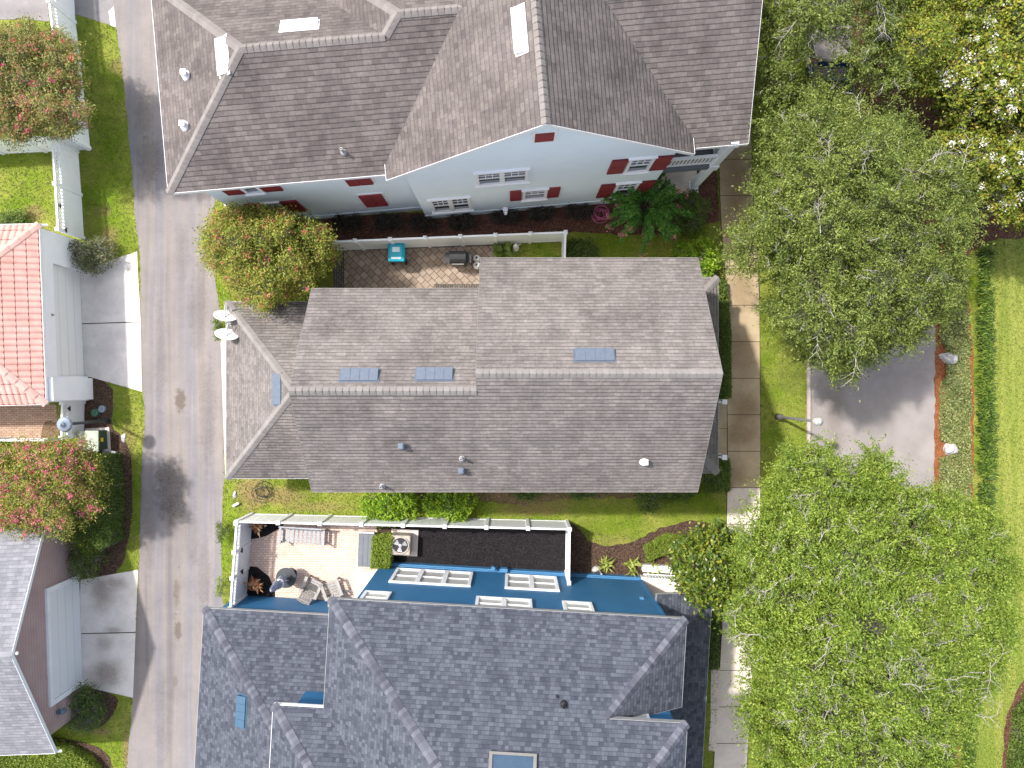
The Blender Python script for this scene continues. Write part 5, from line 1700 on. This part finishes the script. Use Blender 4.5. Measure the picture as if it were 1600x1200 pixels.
def boulder(name, label, c, rx, ry, h, seed, mat='stone', cat='boulder', group=None):
    rng = np.random.default_rng(seed); m = MB(); n, k = 14, 7
    vs = []
    ph = rng.uniform(0, 6, 6)
    for j in range(k + 1):
        t_ = math.pi / 2 * j / k
        for i in range(n):
            a = 2 * math.pi * i / n
            f_ = 1 + .16 * math.sin(2 * a + ph[0]) + .12 * math.sin(3 * a + ph[1] + 2 * t_) + .08 * math.sin(5 * a + ph[2] - 3 * t_) + rng.normal() * .03
            r = math.cos(t_) ** .7 * f_
            vs.append(g(*c) + Vector((rx * r * math.cos(a), ry * r * math.sin(a), h * math.sin(t_) * (1 + .12 * math.sin(2 * a + ph[3])))))
    fs = [(j * n + i, j * n + (i + 1) % n, (j + 1) * n + (i + 1) % n, (j + 1) * n + i) for j in range(k) for i in range(n)]
    m.add(vs, fs)
    return tag(part(name, m, mat, loc=g(*c)), label, cat, group)


boulder('boulder', 'pale grey boulder with dark crevices beside orange pine straw, near the oak crown', (1481, 560), .36, .26, .35, 1, group='boulders by the street')
boulder('boulder', 'bright white boulder beside orange pine straw, near the lower oak', (1483, 701), .25, .3, .35, 2, group='boulders by the street')
boulder('boulder', 'small pale stone beside the spiky plants and blue wall', (931, 889), .17, .13, .16, 3, cat='stone')
boulder('boulder', 'small flat grey stone by the alley near the cable coil', (367, 773), .09, .15, .08, 4, cat='stone', mat='lead')
boulder('boulder', 'flat grey stone on the grass beside the green transformer', (193, 684), .12, .17, .05, 5, cat='stone', mat='lead')

# ground cover strip, ornamental grass row and lawn blades: nobody could count these
rng = np.random.default_rng(101)
gp = [(1466, 400), (1508, 420), (1514, 560), (1516, 760), (1512, 900), (1496, 1060), (1482, 1300), (1460, 1300), (1462, 1000), (1466, 760), (1466, 715), (1478, 712), (1478, 690), (1466, 688), (1468, 600), (1476, 585), (1476, 545), (1466, 530)]
gw = np.array([tuple(g(*p).xy) for p in gp]); lo, hi = gw.min(0), gw.max(0)
q = lo + rng.random((60000, 2)) * (hi - lo); q = q[inpoly(q[:, 0], q[:, 1], gw)]
hz = .10 + .05 * np.sin(q[:, 0] * 3.1 + np.sin(q[:, 1] * 2.3) * 2) + .04 * np.sin(q[:, 1] * 4.7)
o = leaves('ground_cover', np.column_stack([q, np.maximum(.03, hz + rng.normal(size=len(q)) * .05)]), .09, .055, rng, 'ground_leaf'); o['kind'] = 'stuff'
gp = [(1527, 390), (1537, 390), (1541, 560), (1544, 760), (1533, 900), (1517, 1060), (1504, 1300), (1497, 1300), (1510, 1060), (1527, 900), (1530, 760), (1529, 560)]
gw = np.array([tuple(g(*p).xy) for p in gp]); lo, hi = gw.min(0), gw.max(0)
q = lo + rng.random((2600, 2)) * (hi - lo); q = q[inpoly(q[:, 0], q[:, 1], gw)]
keep_ = []
for p in q:
    if all((p[0] - r[0]) ** 2 + (p[1] - r[1]) ** 2 > .04 for r in keep_[-400:]): keep_.append(p)
q = np.array(keep_)
o = blades('ornamental_grass', np.column_stack([q, np.full(len(q), .01)]), 60, .5, .034, .33, rng, 'blade_dark', droop=.5); o['kind'] = 'stuff'

# ------------------------------------------------------------------ lamp posts
base = g(168, 657)
r_ = thing('street_lamp', 'dark alley lamp post with a wide round grey shade near the tiled garage', 'street lamp', base)
m = MB(); m.lathe(base, [(.11, 0), (.11, .25), (.06, .32), (.06, .5), (.055, 2.95)], 14); part('pole', m, 'charcoal', r_, smooth=True)
m = MB(); m.lathe(base + Vector((0, 0, 2.9)), [(.06, 0), (.12, .06), (.28, .12), (.30, .16), (.26, .24), (.14, .30), (.10, .33), (.10, .38), (.05, .42), (.03, .48)], 24); part('lamp_shade', m, 'lamp_grey', r_)
m = MB(); m.lathe(base + Vector((0, 0, 2.74)), [(.08, 0), (.13, .05), (.13, .17)], 16); part('lens', m, 'milk', r_)
base = g(1215, 651)
r_ = thing('street_lamp', 'weathered grey lamp post with a white lamp leaning over the street kerb', 'street lamp', base)
m = MB(); m.lathe(base, [(.13, 0), (.13, .4), (.075, .5), (.06, .8), (.055, 3.9)], 14); part('pole', m, 'pole_grey', r_, smooth=True)
m = MB(); m.lathe(base + Vector((0, 0, 3.85)), [(.08, 0), (.11, .08), (.14, .3), (.12, .42)], 16); part('lens', m, 'milk', r_)
m = MB(); m.lathe(base + Vector((0, 0, 4.28)), [(.17, 0), (.16, .05), (.09, .14), (.03, .2)], 8); part('lamp_cap', m, 'lamp_pale', r_)

# ------------------------------------------------------------------ small things
# pad-mounted transformer
c = g(154, 687)
r_ = thing('transformer_box', 'faded green pad-mounted transformer box with a yellow sticker in the mulch', 'utility box', c)
m = MB(); m.box(c + Vector((0, 0, .38)), (.80, .80, .72), .05); part('cabinet', m, 'green_box', r_, bevel=.02)
m = MB(); m.extr([c + Vector((x, y, .742)) for x, y in ((-.43, -.43), (.43, -.43), (.43, .43), (-.43, .43))], (0, 0, .07)); part('lid', m, 'green_top', r_, bevel=.015)
m = MB(); m.box(c + Vector((.405, .0, .38)), (.03, .30, .4), .05); part('door', m, 'green_box', r_)
m = MB(); m.box(c + Vector((.425, .04, .52)), (.008, .16, .2), .05); part('sticker', m, 'yellow', r_)
m = MB(); m.box(c + Vector((0, 0, .03)), (1.0, 1.0, .06), .05); part('pad', m, 'pale_concrete', r_)
# valve covers
for (x, y, r, mt, lb) in ((150, 645, .17, 'green_lid', 'green round valve cover in the mulch near the lamp post'), (161, 639, .16, 'lamp_grey', 'grey round valve cover in the mulch near the lamp post')):
    m = MB(); m.lathe(g(x, y), [(r, 0), (r, .12), (r * .9, .15), (r * .85, .13), (r * .3, .13), (r * .25, .16)], 18)
    tag(part('valve_cover', m, mt, loc=g(x, y)), lb, 'valve cover')
m = MB(); m.tube(g(168, 703, .25), g(186, 707, .25), .07, .07, 12); m.tube(g(170, 703.5, 0), g(170, 703.5, .25), .03); m.tube(g(184, 706.5, 0), g(184, 706.5, .25), .03)
tag(part('utility_pipe', m, 'lead', loc=g(177, 705)), 'grey horizontal pipe on short legs beside the dark hedge', 'pipe')
m = MB(); m.tube(g(366, 790, .12), g(375, 785, .16), .05, .05, 10); m.tube(g(366, 790, 0), g(366, 790, .14), .04)
tag(part('drain_pipe', m, 'white', loc=g(366, 790)), 'short white drain pipe on the grass by the alley', 'pipe')

# satellite dishes
def dish(label, px, py, foot_px, foot_py):
    ft = hit(foot_px, foot_py, *pGW_)
    c = P(px, py, ft.z + .42)
    r_ = thing('satellite_dish', label, 'satellite dish', ft, 'satellite dishes on the garage wing')
    ax = Vector((.27, .82, .47)).normalized()
    m = MB()
    m.lathe(c, [(.02, -.05), (.2, -.035), (.34, .0), (.43, .045), (.435, .055), (.42, .055), (.33, .015), (.2, -.018), (.02, -.032)], 28, ax)
    # oval pressed-steel reflector
    part('reflector', m, 'white_metal', r_, smooth=True)
    m = MB(); m.path([ft, ft + Vector((0, 0, .3)), c - ax * .06], .025, 8); m.box(ft + Vector((0, 0, .02)), (.12, .12, .03)); part('mast', m, 'lead', r_)
    m = MB(); tip = c + ax * .42 + Vector((0, 0, -.08)); m.path([c - Vector((0, 0, .3)), tip], .014, 6); m.obox(tip, ax, ax.orthogonal(), ax.cross(ax.orthogonal()), .07, .04, .04); part('feed_arm', m, 'lead', r_)


dish('white satellite dish closer to the crape myrtle, on the garage roof corner', 352, 495, 356, 480)
dish('white satellite dish farther from the crape myrtle, with its mast shadow on shingles', 354, 524, 360, 507)

# teal wheeled bin
c = g(625, 400)
r_ = thing('trash_cart', 'teal wheeled trash cart with a pale sticker on its lid', 'trash bin', c)
def taper(m, c, x0, y0, x1, y1, za, zb_):
    q = [c + Vector((sx * x0 / 2, sy * y0 / 2, za)) for sx, sy in ((-1, -1), (1, -1), (1, 1), (-1, 1))] + [c + Vector((sx * x1 / 2, sy * y1 / 2, zb_)) for sx, sy in ((-1, -1), (1, -1), (1, 1), (-1, 1))]
    m.add(q, [(3, 2, 1, 0), (4, 5, 6, 7), (0, 1, 5, 4), (1, 2, 6, 5), (2, 3, 7, 6), (3, 0, 4, 7)])
m = MB(); taper(m, c, .50, .52, .62, .70, .06, .98); part('body', m, 'teal', r_, bevel=.03)
m = MB(); taper(m, c + Vector((0, -.01, 0)), .70, .80, .62, .70, .985, 1.05); taper(m, c + Vector((0, .03, 0)), .58, .58, .50, .48, 1.05, 1.11); ld = part('lid', m, 'teal', r_, bevel=.025)
m = MB(); m.box(c + Vector((0, .08, 1.115)), (.30, .2, .008)); part('sticker', m, 'label_pale', ld)
m = MB(); m.box(c + Vector((0, -.24, 1.075)), (.40, .12, .03)); part('hinge_bar', m, 'label_pale', ld)
m = MB(); m.tube(c + Vector((-.28, -.42, 1.0)), c + Vector((.28, -.42, 1.0)), .02); part('handle', m, 'black', r_)
for sx in (-1, 1):
    m = MB(); m.tube(c + Vector((sx * .24, -.27, .13)), c + Vector((sx * .31, -.27, .13)), .13, .13, 18); part('wheel', m, 'rubber', r_)
# grill
c = g(718, 408)
r_ = thing('grill', 'black covered barbecue grill on the brick patio', 'grill', c)
m = MB()
for sx in (-1, 1):
    for sy in (-1, 1):
        m.tube(c + Vector((sx * .3, sy * .2, 0)), c + Vector((sx * .3, sy * .2, .8)), .02)
m.box(c + Vector((0, 0, .3)), (.62, .42, .04)); part('cart', m, 'charcoal', r_)
m = MB(); m.box(c + Vector((0, 0, .84)), (.66, .50, .14)); part('firebox', m, 'black', r_, bevel=.02)
m = MB(); pr = []
for k in range(9):
    a = math.pi * k / 8
    pr.append(c + Vector((-.33, -.27 * math.cos(a), .92 + .24 * math.sin(a))))
m.extr(pr, (.66, 0, 0)); hdl = part('hood', m, 'black', r_)
m = MB(); m.tube(c + Vector((-.25, -.29, 1.02)), c + Vector((.25, -.29, 1.02)), .018); part('handle', m, 'lead', hdl)
for sx in (-1, 1):
    m = MB(); m.box(c + Vector((sx * .44, 0, .88)), (.2, .42, .03)); part('side_shelf', m, 'black', r_)
# propane tanks
def tank(label, x, y):
    c = g(x, y)
    r_ = thing('propane_tank', label, 'gas cylinder', c, 'propane tanks')
    m = MB(); m.lathe(c, [(.10, 0), (.11, .04), (.12, .05), (.145, .09), (.15, .14), (.15, .32), (.135, .38), (.08, .41), (.03, .42)], 20); part('cylinder', m, 'steel_white', r_, smooth=True)
    m = MB(); m.lathe(c + Vector((0, 0, .39)), [(.10, 0), (.10, .12), (.085, .12), (.085, 0)], 20); part('collar', m, 'steel_white', r_)
    m = MB(); m.lathe(c + Vector((0, 0, .42)), [(.025, 0), (.025, .05), (.04, .05), (.04, .075)], 10); part('valve', m, 'black', r_)


tank('white propane tank, the one closer to the white fence', 745.5, 405.5)
tank('white propane tank, the one closer to the house roof', 745.5, 416.5)

# pink hose and black cable coil
def coil(label, name, c, r, turns, rad, mat, seed, z=.03, cat='hose'):
    rng = np.random.default_rng(seed); m = MB(); pts = []
    for k in range(int(turns * 22)):
        a = 2 * math.pi * k / 22
        rr = r * (.72 + .25 * math.sin(a * .37 + 1) + rng.normal() * .02)
        pts.append(g(*c) + Vector((rr * math.cos(a) + .25 * r * math.sin(a * .21), rr * .85 * math.sin(a) + .2 * r * math.cos(a * .17), z + .05 * rng.random() + .002 * k)))
    m.path(pts, rad, 6)
    tag(part(name, m, mat, loc=g(*c)), label, cat)


coil('pink garden hose coiled on the mulch by the white house wall', 'garden_hose', (938, 336), .38, 6, .018, 'hose_pink', 1)
coil('tangled loop of black cable on dry grass beside the garage wing', 'cable_coil', (412, 768), .42, 5, .012, 'cable', 2, cat='cable')

# slatted bench
c = g(478, 835)
r_ = thing('slatted_bench', 'weathered grey slatted garden bench on pink pavers by the white fence', 'bench', c)
d = Vector((math.cos(-.06), math.sin(-.06), 0)); s = Vector((-d.y, d.x, 0))
m = MB()
for k in range(10):
    m.obox(c + d * (-.80 + k * .178) + Vector((0, 0, .43)) - s * .02, d, s, (0, 0, 1), .062, .27, .015)
part('seat', m, 'grey_wood', r_)
m = MB()
bd = Vector((0, 0, 1)) + s * .35
for k in range(12):
    m.obox(c + d * (-.78 + k * .142) + s * .36 + Vector((0, 0, .68)), d, s, bd, .045, .012, .22)
m.obox(c + s * .44 + Vector((0, 0, .92)), d, s, (0, 0, 1), .88, .03, .045); m.obox(c + s * .29 + Vector((0, 0, .46)), d, s, (0, 0, 1), .88, .02, .03)
part('backrest', m, 'grey_wood', r_)
for sx in (-1, 1):
    m = MB(); m.obox(c + d * (sx * .9) + Vector((0, 0, .64)), d, s, (0, 0, 1), .045, .34, .018); part('armrest', m, 'grey_wood', r_)
    for sy in (-1, 1):
        m = MB(); m.obox(c + d * (sx * .88) + s * (sy * .28) + Vector((0, 0, .31)), d, s, (0, 0, 1), .03, .03, .31); part('leg', m, 'grey_wood', r_)
# storage box
c = g(577, 855)
r_ = thing('storage_box', 'dark grey resin storage box beside the clipped hedge on the patio', 'storage box', c)
m = MB(); m.box(c + Vector((0, 0, .29)), (.62, 1.28, .58), -.04); part('body', m, 'deck_grey', r_, bevel=.02)
m = MB(); m.box(c + Vector((0, 0, .61)), (.68, 1.36, .05), -.04)
for k in (-.2, 0, .2): m.box(c + Vector((k, 0, .64)), (.12, 1.24, .012), -.04)
part('lid', m, 'deck_grey', r_, bevel=.012)
m = MB(); m.box(c + Vector((0, .72, .45)), (.6, .06, .2), -.04); part('end_handle', m, 'milk', r_)
# air conditioner
c = g(630, 846, .05)
r_ = thing('air_conditioner', 'beige outdoor air conditioner with a round fan on top', 'air conditioner', c)
m = MB(); m.box(c + Vector((0, 0, .38)), (.82, .82, .74), -.04); part('cabinet', m, 'ac_beige', r_, bevel=.06)
m = MB(); m.lathe(c + Vector((0, 0, .752)), [(.38, 0), (.38, .01), (.345, .03), (.325, .03), (.31, .0)], 32)
part('top_ring', m, 'ac_beige', r_, smooth=True)
m = MB(); m.lathe(c + Vector((0, 0, .754)), [(.31, 0), (.31, .006), (.02, .006)], 24); part('fan_well', m, 'black', r_)
m = MB(); m.lathe(c + Vector((0, 0, .77)), [(.07, 0), (.07, .04), (.03, .05)], 14)
for k in range(3):
    a = k * 2 * math.pi / 3 + .4
    pts = [c + Vector((rr * math.cos(a + da), rr * math.sin(a + da), zz_)) for rr, da, zz_ in ((.06, -.5, .772), (.28, -.42, .768), (.29, .42, .80), (.06, .5, .795))]
    m.add(pts, [(0, 1, 2, 3)]); m.add([p - Vector((0, 0, .004)) for p in pts], [(3, 2, 1, 0)])
part('fan', m, 'lead', r_)
m = MB()
for rr in (.1, .2, .28):
    pts = [c + Vector((rr * math.cos(2 * math.pi * k / 28), rr * math.sin(2 * math.pi * k / 28), .822)) for k in range(29)]
    m.path(pts, .003, 4)
for k in range(8):
    a = math.pi / 4 * k; m.tube(c + Vector((.05 * math.cos(a), .05 * math.sin(a), .824)), c + Vector((.32 * math.cos(a), .32 * math.sin(a), .815)), .003, .003, 4)
part('grille', m, 'charcoal', r_)
# round table and folded umbrella
c = g(455, 896)
r_ = thing('round_table', 'round black patio table with a folded umbrella standing through it', 'table', c)
m = MB(); m.lathe(c + Vector((0, 0, .70)), [(.40, 0), (.42, .015), (.42, .035), (.03, .04)], 32); m.box(c + Vector((.2, .1, .742)), (.36, .02, .006), .5); part('tabletop', m, 'charcoal', r_)
m = MB(); m.lathe(c, [(.25, 0), (.25, .03), (.05, .06), (.04, .5), (.05, .7)], 18); part('pedestal', m, 'black', r_)
r_ = thing('patio_umbrella', 'folded grey-blue patio umbrella standing in the round black table', 'umbrella', c)
m = MB(); m.tube(c, c + Vector((0, 0, 2.72)), .02); part('pole', m, 'lead', r_)
m = MB(); n = 16; vs = []
prof = [(.04, 2.68), (.08, 2.55), (.12, 2.2), (.15, 1.75), (.17, 1.35), (.18, 1.02), (.12, .98)]
for r, z in prof:
    for i in range(n):
        a = 2 * math.pi * i / n; k = 1.25 if i % 2 else .55
        vs.append(c + Vector((r * k * math.cos(a + z), r * k * math.sin(a + z), z)))
m.add(vs, [(j * n + i, j * n + (i + 1) % n, (j + 1) * n + (i + 1) % n, (j + 1) * n + i) for j in range(len(prof) - 1) for i in range(n)] + [tuple(range(n))])
part('canopy', m, 'fabric_blue', r_)
m = MB(); m.lathe(c + Vector((0, 0, 1.6)), [(.19, 0), (.195, .04), (.18, .08)], 16); part('tie_strap', m, 'white', r_)
# slatted lounge chairs
def chair(c, rz, label):
    r_ = thing('lounge_chair', label, 'chair', (0, 0, 0), 'bleached slatted chairs')
    m = MB()
    for k in range(5):
        m.obox((0, -.20 + k * .12, .34 - k * .02), (1, 0, 0), (0, 1, -.17), (0, .17, 1), .27, .05, .012)
    part('seat', m, 'pale_wood', r_)
    m = MB(); ax = Vector((0, .45, 1)).normalized()
    for k in range(5):
        m.obox(Vector((-.22 + k * .11, .46, .62)), (1, 0, 0), ax.cross(Vector((1, 0, 0))), ax, .046, .011, .40 - .05 * abs(k - 2) / 2)
    m.obox((0, .40, .5), (1, 0, 0), ax.cross(Vector((1, 0, 0))), ax, .28, .02, .035); m.obox((0, .55, .84), (1, 0, 0), ax.cross(Vector((1, 0, 0))), ax, .26, .02, .03)
    part('backrest', m, 'pale_wood', r_)
    for sx in (-1, 1):
        m = MB(); m.obox((sx * .34, .06, .56), (1, 0, 0), (0, 1, 0), (0, 0, 1), .06, .36, .014); part('armrest', m, 'pale_wood', r_)
        m = MB(); m.obox((sx * .30, -.22, .28), (1, 0, 0), (0, 1, 0), (0, 0, 1), .02, .045, .28); part('leg', m, 'pale_wood', r_)
        m = MB(); m.obox((sx * .30, .30, .27), (1, 0, 0), (0, 1, .25), (0, -.25, 1), .02, .04, .28); part('leg', m, 'pale_wood', r_)
    r_.location = c; r_.rotation_euler = (0, 0, rz)
    return r_


ch = chair(g(492, 911), math.radians(-205), 'bleached slatted lounge chair closer to the round black table')
copy_thing(ch, g(522, 914), math.radians(-160), 'bleached slatted lounge chair closer to the white door step', 'bleached slatted chairs')
# potted bromeliads
for i, (x, y, r, lb) in enumerate(((408, 817, .2, 'blue pot with a red-tinged bromeliad in the fence corner by the bench'), (404, 909, .19, 'pot with a spiky orange-red bromeliad by the blue garage wall'))):
    c = g(x, y); rng = np.random.default_rng(200 + i)
    r_ = thing('potted_plant', lb, 'potted plant', c, 'potted bromeliads')
    m = MB(); m.lathe(c, [(r * .65, 0), (r * .95, .22), (r * 1.05, .38), (r * 1.1, .4), (r * .95, .4), (r * .9, .34)], 20); part('pot', m, 'pot_blue', r_, smooth=True)
    m = MB(); m.lathe(c + Vector((0, 0, .33)), [(r * .92, 0), (r * .9, .02)], 16); part('soil', m, 'soil', r_)
    blades('leaves', np.array([[c.x, c.y, .36]]), 34, .36, .085, .32, rng, 'bromeliad', r_, droop=.4)


# cars parked on the street, mostly under the oaks
def car(label, c, rz, paint):
    r_ = thing('parked_car', label, 'car', (0, 0, 0), 'cars parked under the street oaks')
    L, W2 = 4.5, .88
    prof = [(-2.2, .45), (-2.25, .75), (-2.1, .92), (-1.0, 1.0), (1.5, 1.02), (2.15, .98), (2.25, .7), (2.2, .42)]
    m = MB(); vs = []
    for (y_, z_) in prof: vs.append((-W2, y_, z_))
    ring = [(0.9, .30), (1.0, .0)]
    secs = []
    for sx, in_ in ((-1, .93), (-1, 1), (1, 1), (1, .93)):
        pass
    xs = [(-W2 * .97, .04), (-W2, 0), (-W2 * .92, .0)]
    low = [(-2.2, .3), (2.2, .3)]
    sec = lambda x, k: [Vector((x, y_ * k, z_ if z_ < .8 else z_ - (1 - k) * .6)) for y_, z_ in prof] + [Vector((x, 2.15 * k, .26)), Vector((x, -2.15 * k, .26))]
    S_ = [sec(-W2, .955), sec(-W2 * .8, 1), sec(0, 1.02), sec(W2 * .8, 1), sec(W2, .955)]
    n = len(S_[0]); allv = [p for s in S_ for p in s]
    fs = [(j * n + i, j * n + (i + 1) % n, (j + 1) * n + (i + 1) % n, (j + 1) * n + i) for j in range(4) for i in range(n)] + [tuple(range(n))[::-1], tuple(range(4 * n, 5 * n))]
    m.add(allv, fs); part('body', m, paint, r_, smooth=False, bevel=.03)
    m = MB(); taper(m, Vector((0, .35, 0)), 1.6, 3.0, 1.22, 1.75, .98, 1.46); part('window_band', m, 'car_glass', r_, bevel=.03)
    m = MB(); taper(m, Vector((0, .35, 0)), 1.24, 1.78, 1.12, 1.6, 1.462, 1.50)
    for sx in (-1, 1):
        for (y0, y1) in ((-1.14, -.5), (1.84, 1.2), (.3, .32)):
            m.tube(Vector((sx * .79, y0 + .0, 1.0)), Vector((sx * .61, y1 + .0, 1.47)), .035)
    part('roof', m, paint, r_, bevel=.02)
    for sx in (-1, 1):
        m = MB(); m.box(Vector((sx * .68, 2.2, .82)), (.32, .14, .2)); part('tail_light', m, 'tail_red', r_, bevel=.02)
        m = MB(); m.box(Vector((sx * .64, -2.17, .72)), (.36, .14, .14)); part('headlight', m, 'milk', r_, bevel=.02)
        m = MB(); m.box(Vector((sx * .97, -.75, 1.02)), (.16, .1, .13)); part('mirror', m, paint, r_, bevel=.02)
        for y_ in (-1.4, 1.35):
            m = MB(); m.tube(Vector((sx * .70, y_, .32)), Vector((sx * .90, y_, .32)), .32, .32, 20); wh = part('wheel', m, 'rubber', r_)
            m = MB(); m.tube(Vector((sx * .89, y_, .32)), Vector((sx * .915, y_, .32)), .2, .17, 14); part('rim', m, 'steel_white', wh)
    m = MB(); m.box(Vector((0, 2.26, .6)), (.5, .02, .14)); part('number_plate', m, 'milk', r_)
    r_.location = c; r_.rotation_euler = (0, 0, rz)


car('dark blue parked car with red tail lights under the oak beside the white house', g(1286, 190), 0, 'car_blue')
car('blue parked car under the bright green oak at the bottom of the street', g(1298, 1085), 0, 'car_navy')

# ------------------------------------------------------------------ lawn blades, short and dense, kept off all paving, beds and houses
foot = []
for pl in ([(364, 368), (364, 60), (1100, 60), (1100, 300), (700, 338)], [(395, 486), (560, 486), (560, 482), (771, 482), (771, 445), (1090, 445), (1090, 730), (395, 730)],
           [(380, 934), (597, 934), (597, 882), (1000, 905), (1085, 905), (1085, 1400), (360, 1400)], [(-200, 380), (131, 380), (140, 628), (-200, 628)], [(-200, 815), (128, 815), (118, 1118), (-200, 1118)]):
    foot.append([tuple(g(*p).xy) for p in pl])
rng = np.random.default_rng(300)
q = (rng.random((330000, 2)) - .5) * np.array([45.0, 34.0])
keep = np.ones(len(q), bool)
for pl in SHEETS + foot:
    keep &= ~inpoly(q[:, 0], q[:, 1], pl)
q = q[keep]
o = blades('grass_blades', np.column_stack([q, np.zeros(len(q))]), 1, .06, .03, .06, rng, 'blade_lawn', droop=.3)
o['kind'] = 'stuff'
